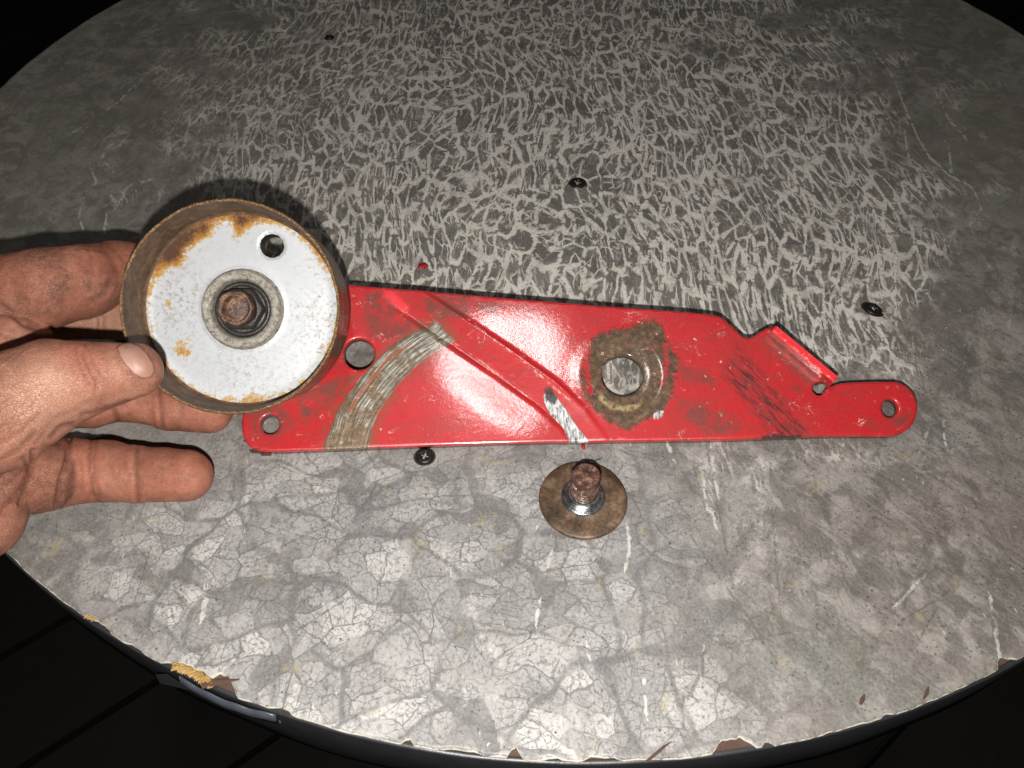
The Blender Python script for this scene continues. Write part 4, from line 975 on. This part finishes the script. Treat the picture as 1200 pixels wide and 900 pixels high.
def hg(x, y, s1, s2=None): s2 = s2 or s1; return np.exp(-((hp[:, 0] - x) / s1) ** 2 - ((hp[:, 1] - y) / s2) ** 2)
red = np.clip(hg(85, 415, 30, 16) * owned('thumb') + hg(100, 440, 22) * .5 + owned('ring', 'little') * .35 + hg(105, 550, 12, 30) * .5 + hg(215, 560, 40, 25) * .3 + owned('index') * .25 + hg(130, 310, 40, 30) * .3, 0, 1)
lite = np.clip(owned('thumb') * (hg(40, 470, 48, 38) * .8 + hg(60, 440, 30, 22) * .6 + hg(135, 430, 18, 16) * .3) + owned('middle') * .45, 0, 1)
wrk = np.clip(owned('thumb') * (hg(20, 478, 40, 32) + .25) + owned('index') * hg(50, 335, 60, 40) * .4 + owned('palm') * .4, 0, 1)
nailring = np.exp(-(poly_sd(hp, [(137, 407), (143, 402.5), (152, 401.5), (162, 405), (172, 414), (179.5, 426), (181, 436), (176, 442.5), (166, 443.5), (156, 438.5), (147, 428), (140, 417)]) / 1.8) ** 2) * owned('thumb') * facing
fold = np.maximum(fold, nailring * .6)
grime = np.clip(owned('index') * .7 + owned('little') * .35 + owned('ring') * .4 + hg(100, 315, 40, 30) * .4, 0, 1)
hand = mesh_np('hand', HV, HF.tolist(), M_SKIN, attrs=dict(fold=np.clip(fold, 0, 1), red=red, lite=lite, wrinkle=wrk, grime=grime))
tag(hand, 'left hand reaching in from the left, thumb and fingers gripping the pulley', 'hand')
# thumb nail: a thin domed plate laid on the surface
npoly = [(137, 407), (143, 402.5), (152, 401.5), (162, 405), (172, 414), (179.5, 426), (181, 436), (176, 442.5), (166, 443.5), (156, 438.5), (147, 428), (140, 417)]
gxx, gyy = np.meshgrid(np.arange(132, 188, 1.3), np.arange(398, 448, 1.3)); Pn = np.stack([gxx.ravel(), gyy.ravel()], 1)
sdn = poly_sd(Pn, npoly); shp = gxx.shape
dr = ray(Pn[:, 0], Pn[:, 1]); dr /= np.linalg.norm(dr, axis=1)[:, None]; t = np.full(len(Pn), 10.0)
for _ in range(70): t += np.clip(hand_sdf(CAM + dr * t[:, None]), -.5, .5) * .9
Pq = CAM + dr * t[:, None]; ok = (t < 26) & (np.abs(hand_sdf(Pq)) < .02); gq = grad(Pq)
lift = .035 * sm(-sdn, -1.0, 2.2) - .03 * (sdn > 0) + .03 * sm(-sdn, 2, 12)
Pq = Pq + gq * lift[:, None]
idn = np.arange(len(Pn)).reshape(shp); qf = []
keepv = (sdn < .6) & ok
for i in range(shp[0] - 1):
    for j in range(shp[1] - 1):
        q = (idn[i, j], idn[i + 1, j], idn[i + 1, j + 1], idn[i, j + 1])
        if all(keepv[k] for k in q): qf.append(tuple(int(k) for k in q))
us = sorted({k for f in qf for k in f}); rm_ = {u: i for i, u in enumerate(us)}
nail = mesh_np('nail', Pq[us], [tuple(rm_[k] for k in f) for f in qf], M_NAIL, hand)
so = nail.modifiers.new('thick', 'SOLIDIFY'); so.thickness = .0004; so.offset = -1
# dark sleeve further up the arm, outside the picture
a0, r0 = J(-330, 560, 3.6, 104); a1, r1 = J(-640, 610, 3.4, 125); ax = (a1 - a0); L_ = np.linalg.norm(ax); ax /= L_
sx = np.cross(ax, [0, 0, 1.0]); sx /= np.linalg.norm(sx); sy = np.cross(ax, sx); V, Fc = lathe([(r0 * .93, 0), (r0, -.1), (r0 * 1.06, .1), (r0 * 1.04, 1.2), (r0 * 1.1, L_ * .5), (r1, L_), (r1 * .9, L_ + .1), (.01, L_ + .1)], 48,
    lambda i, a, r, z: (.12 * math.sin(a * 3 + z) * (z > .3), 0))
V = a0 + V[:, :1] * sx + V[:, 1:2] * sy + V[:, 2:] * ax
mesh_np('sleeve', V, Fc, M_CLOTH, hand)
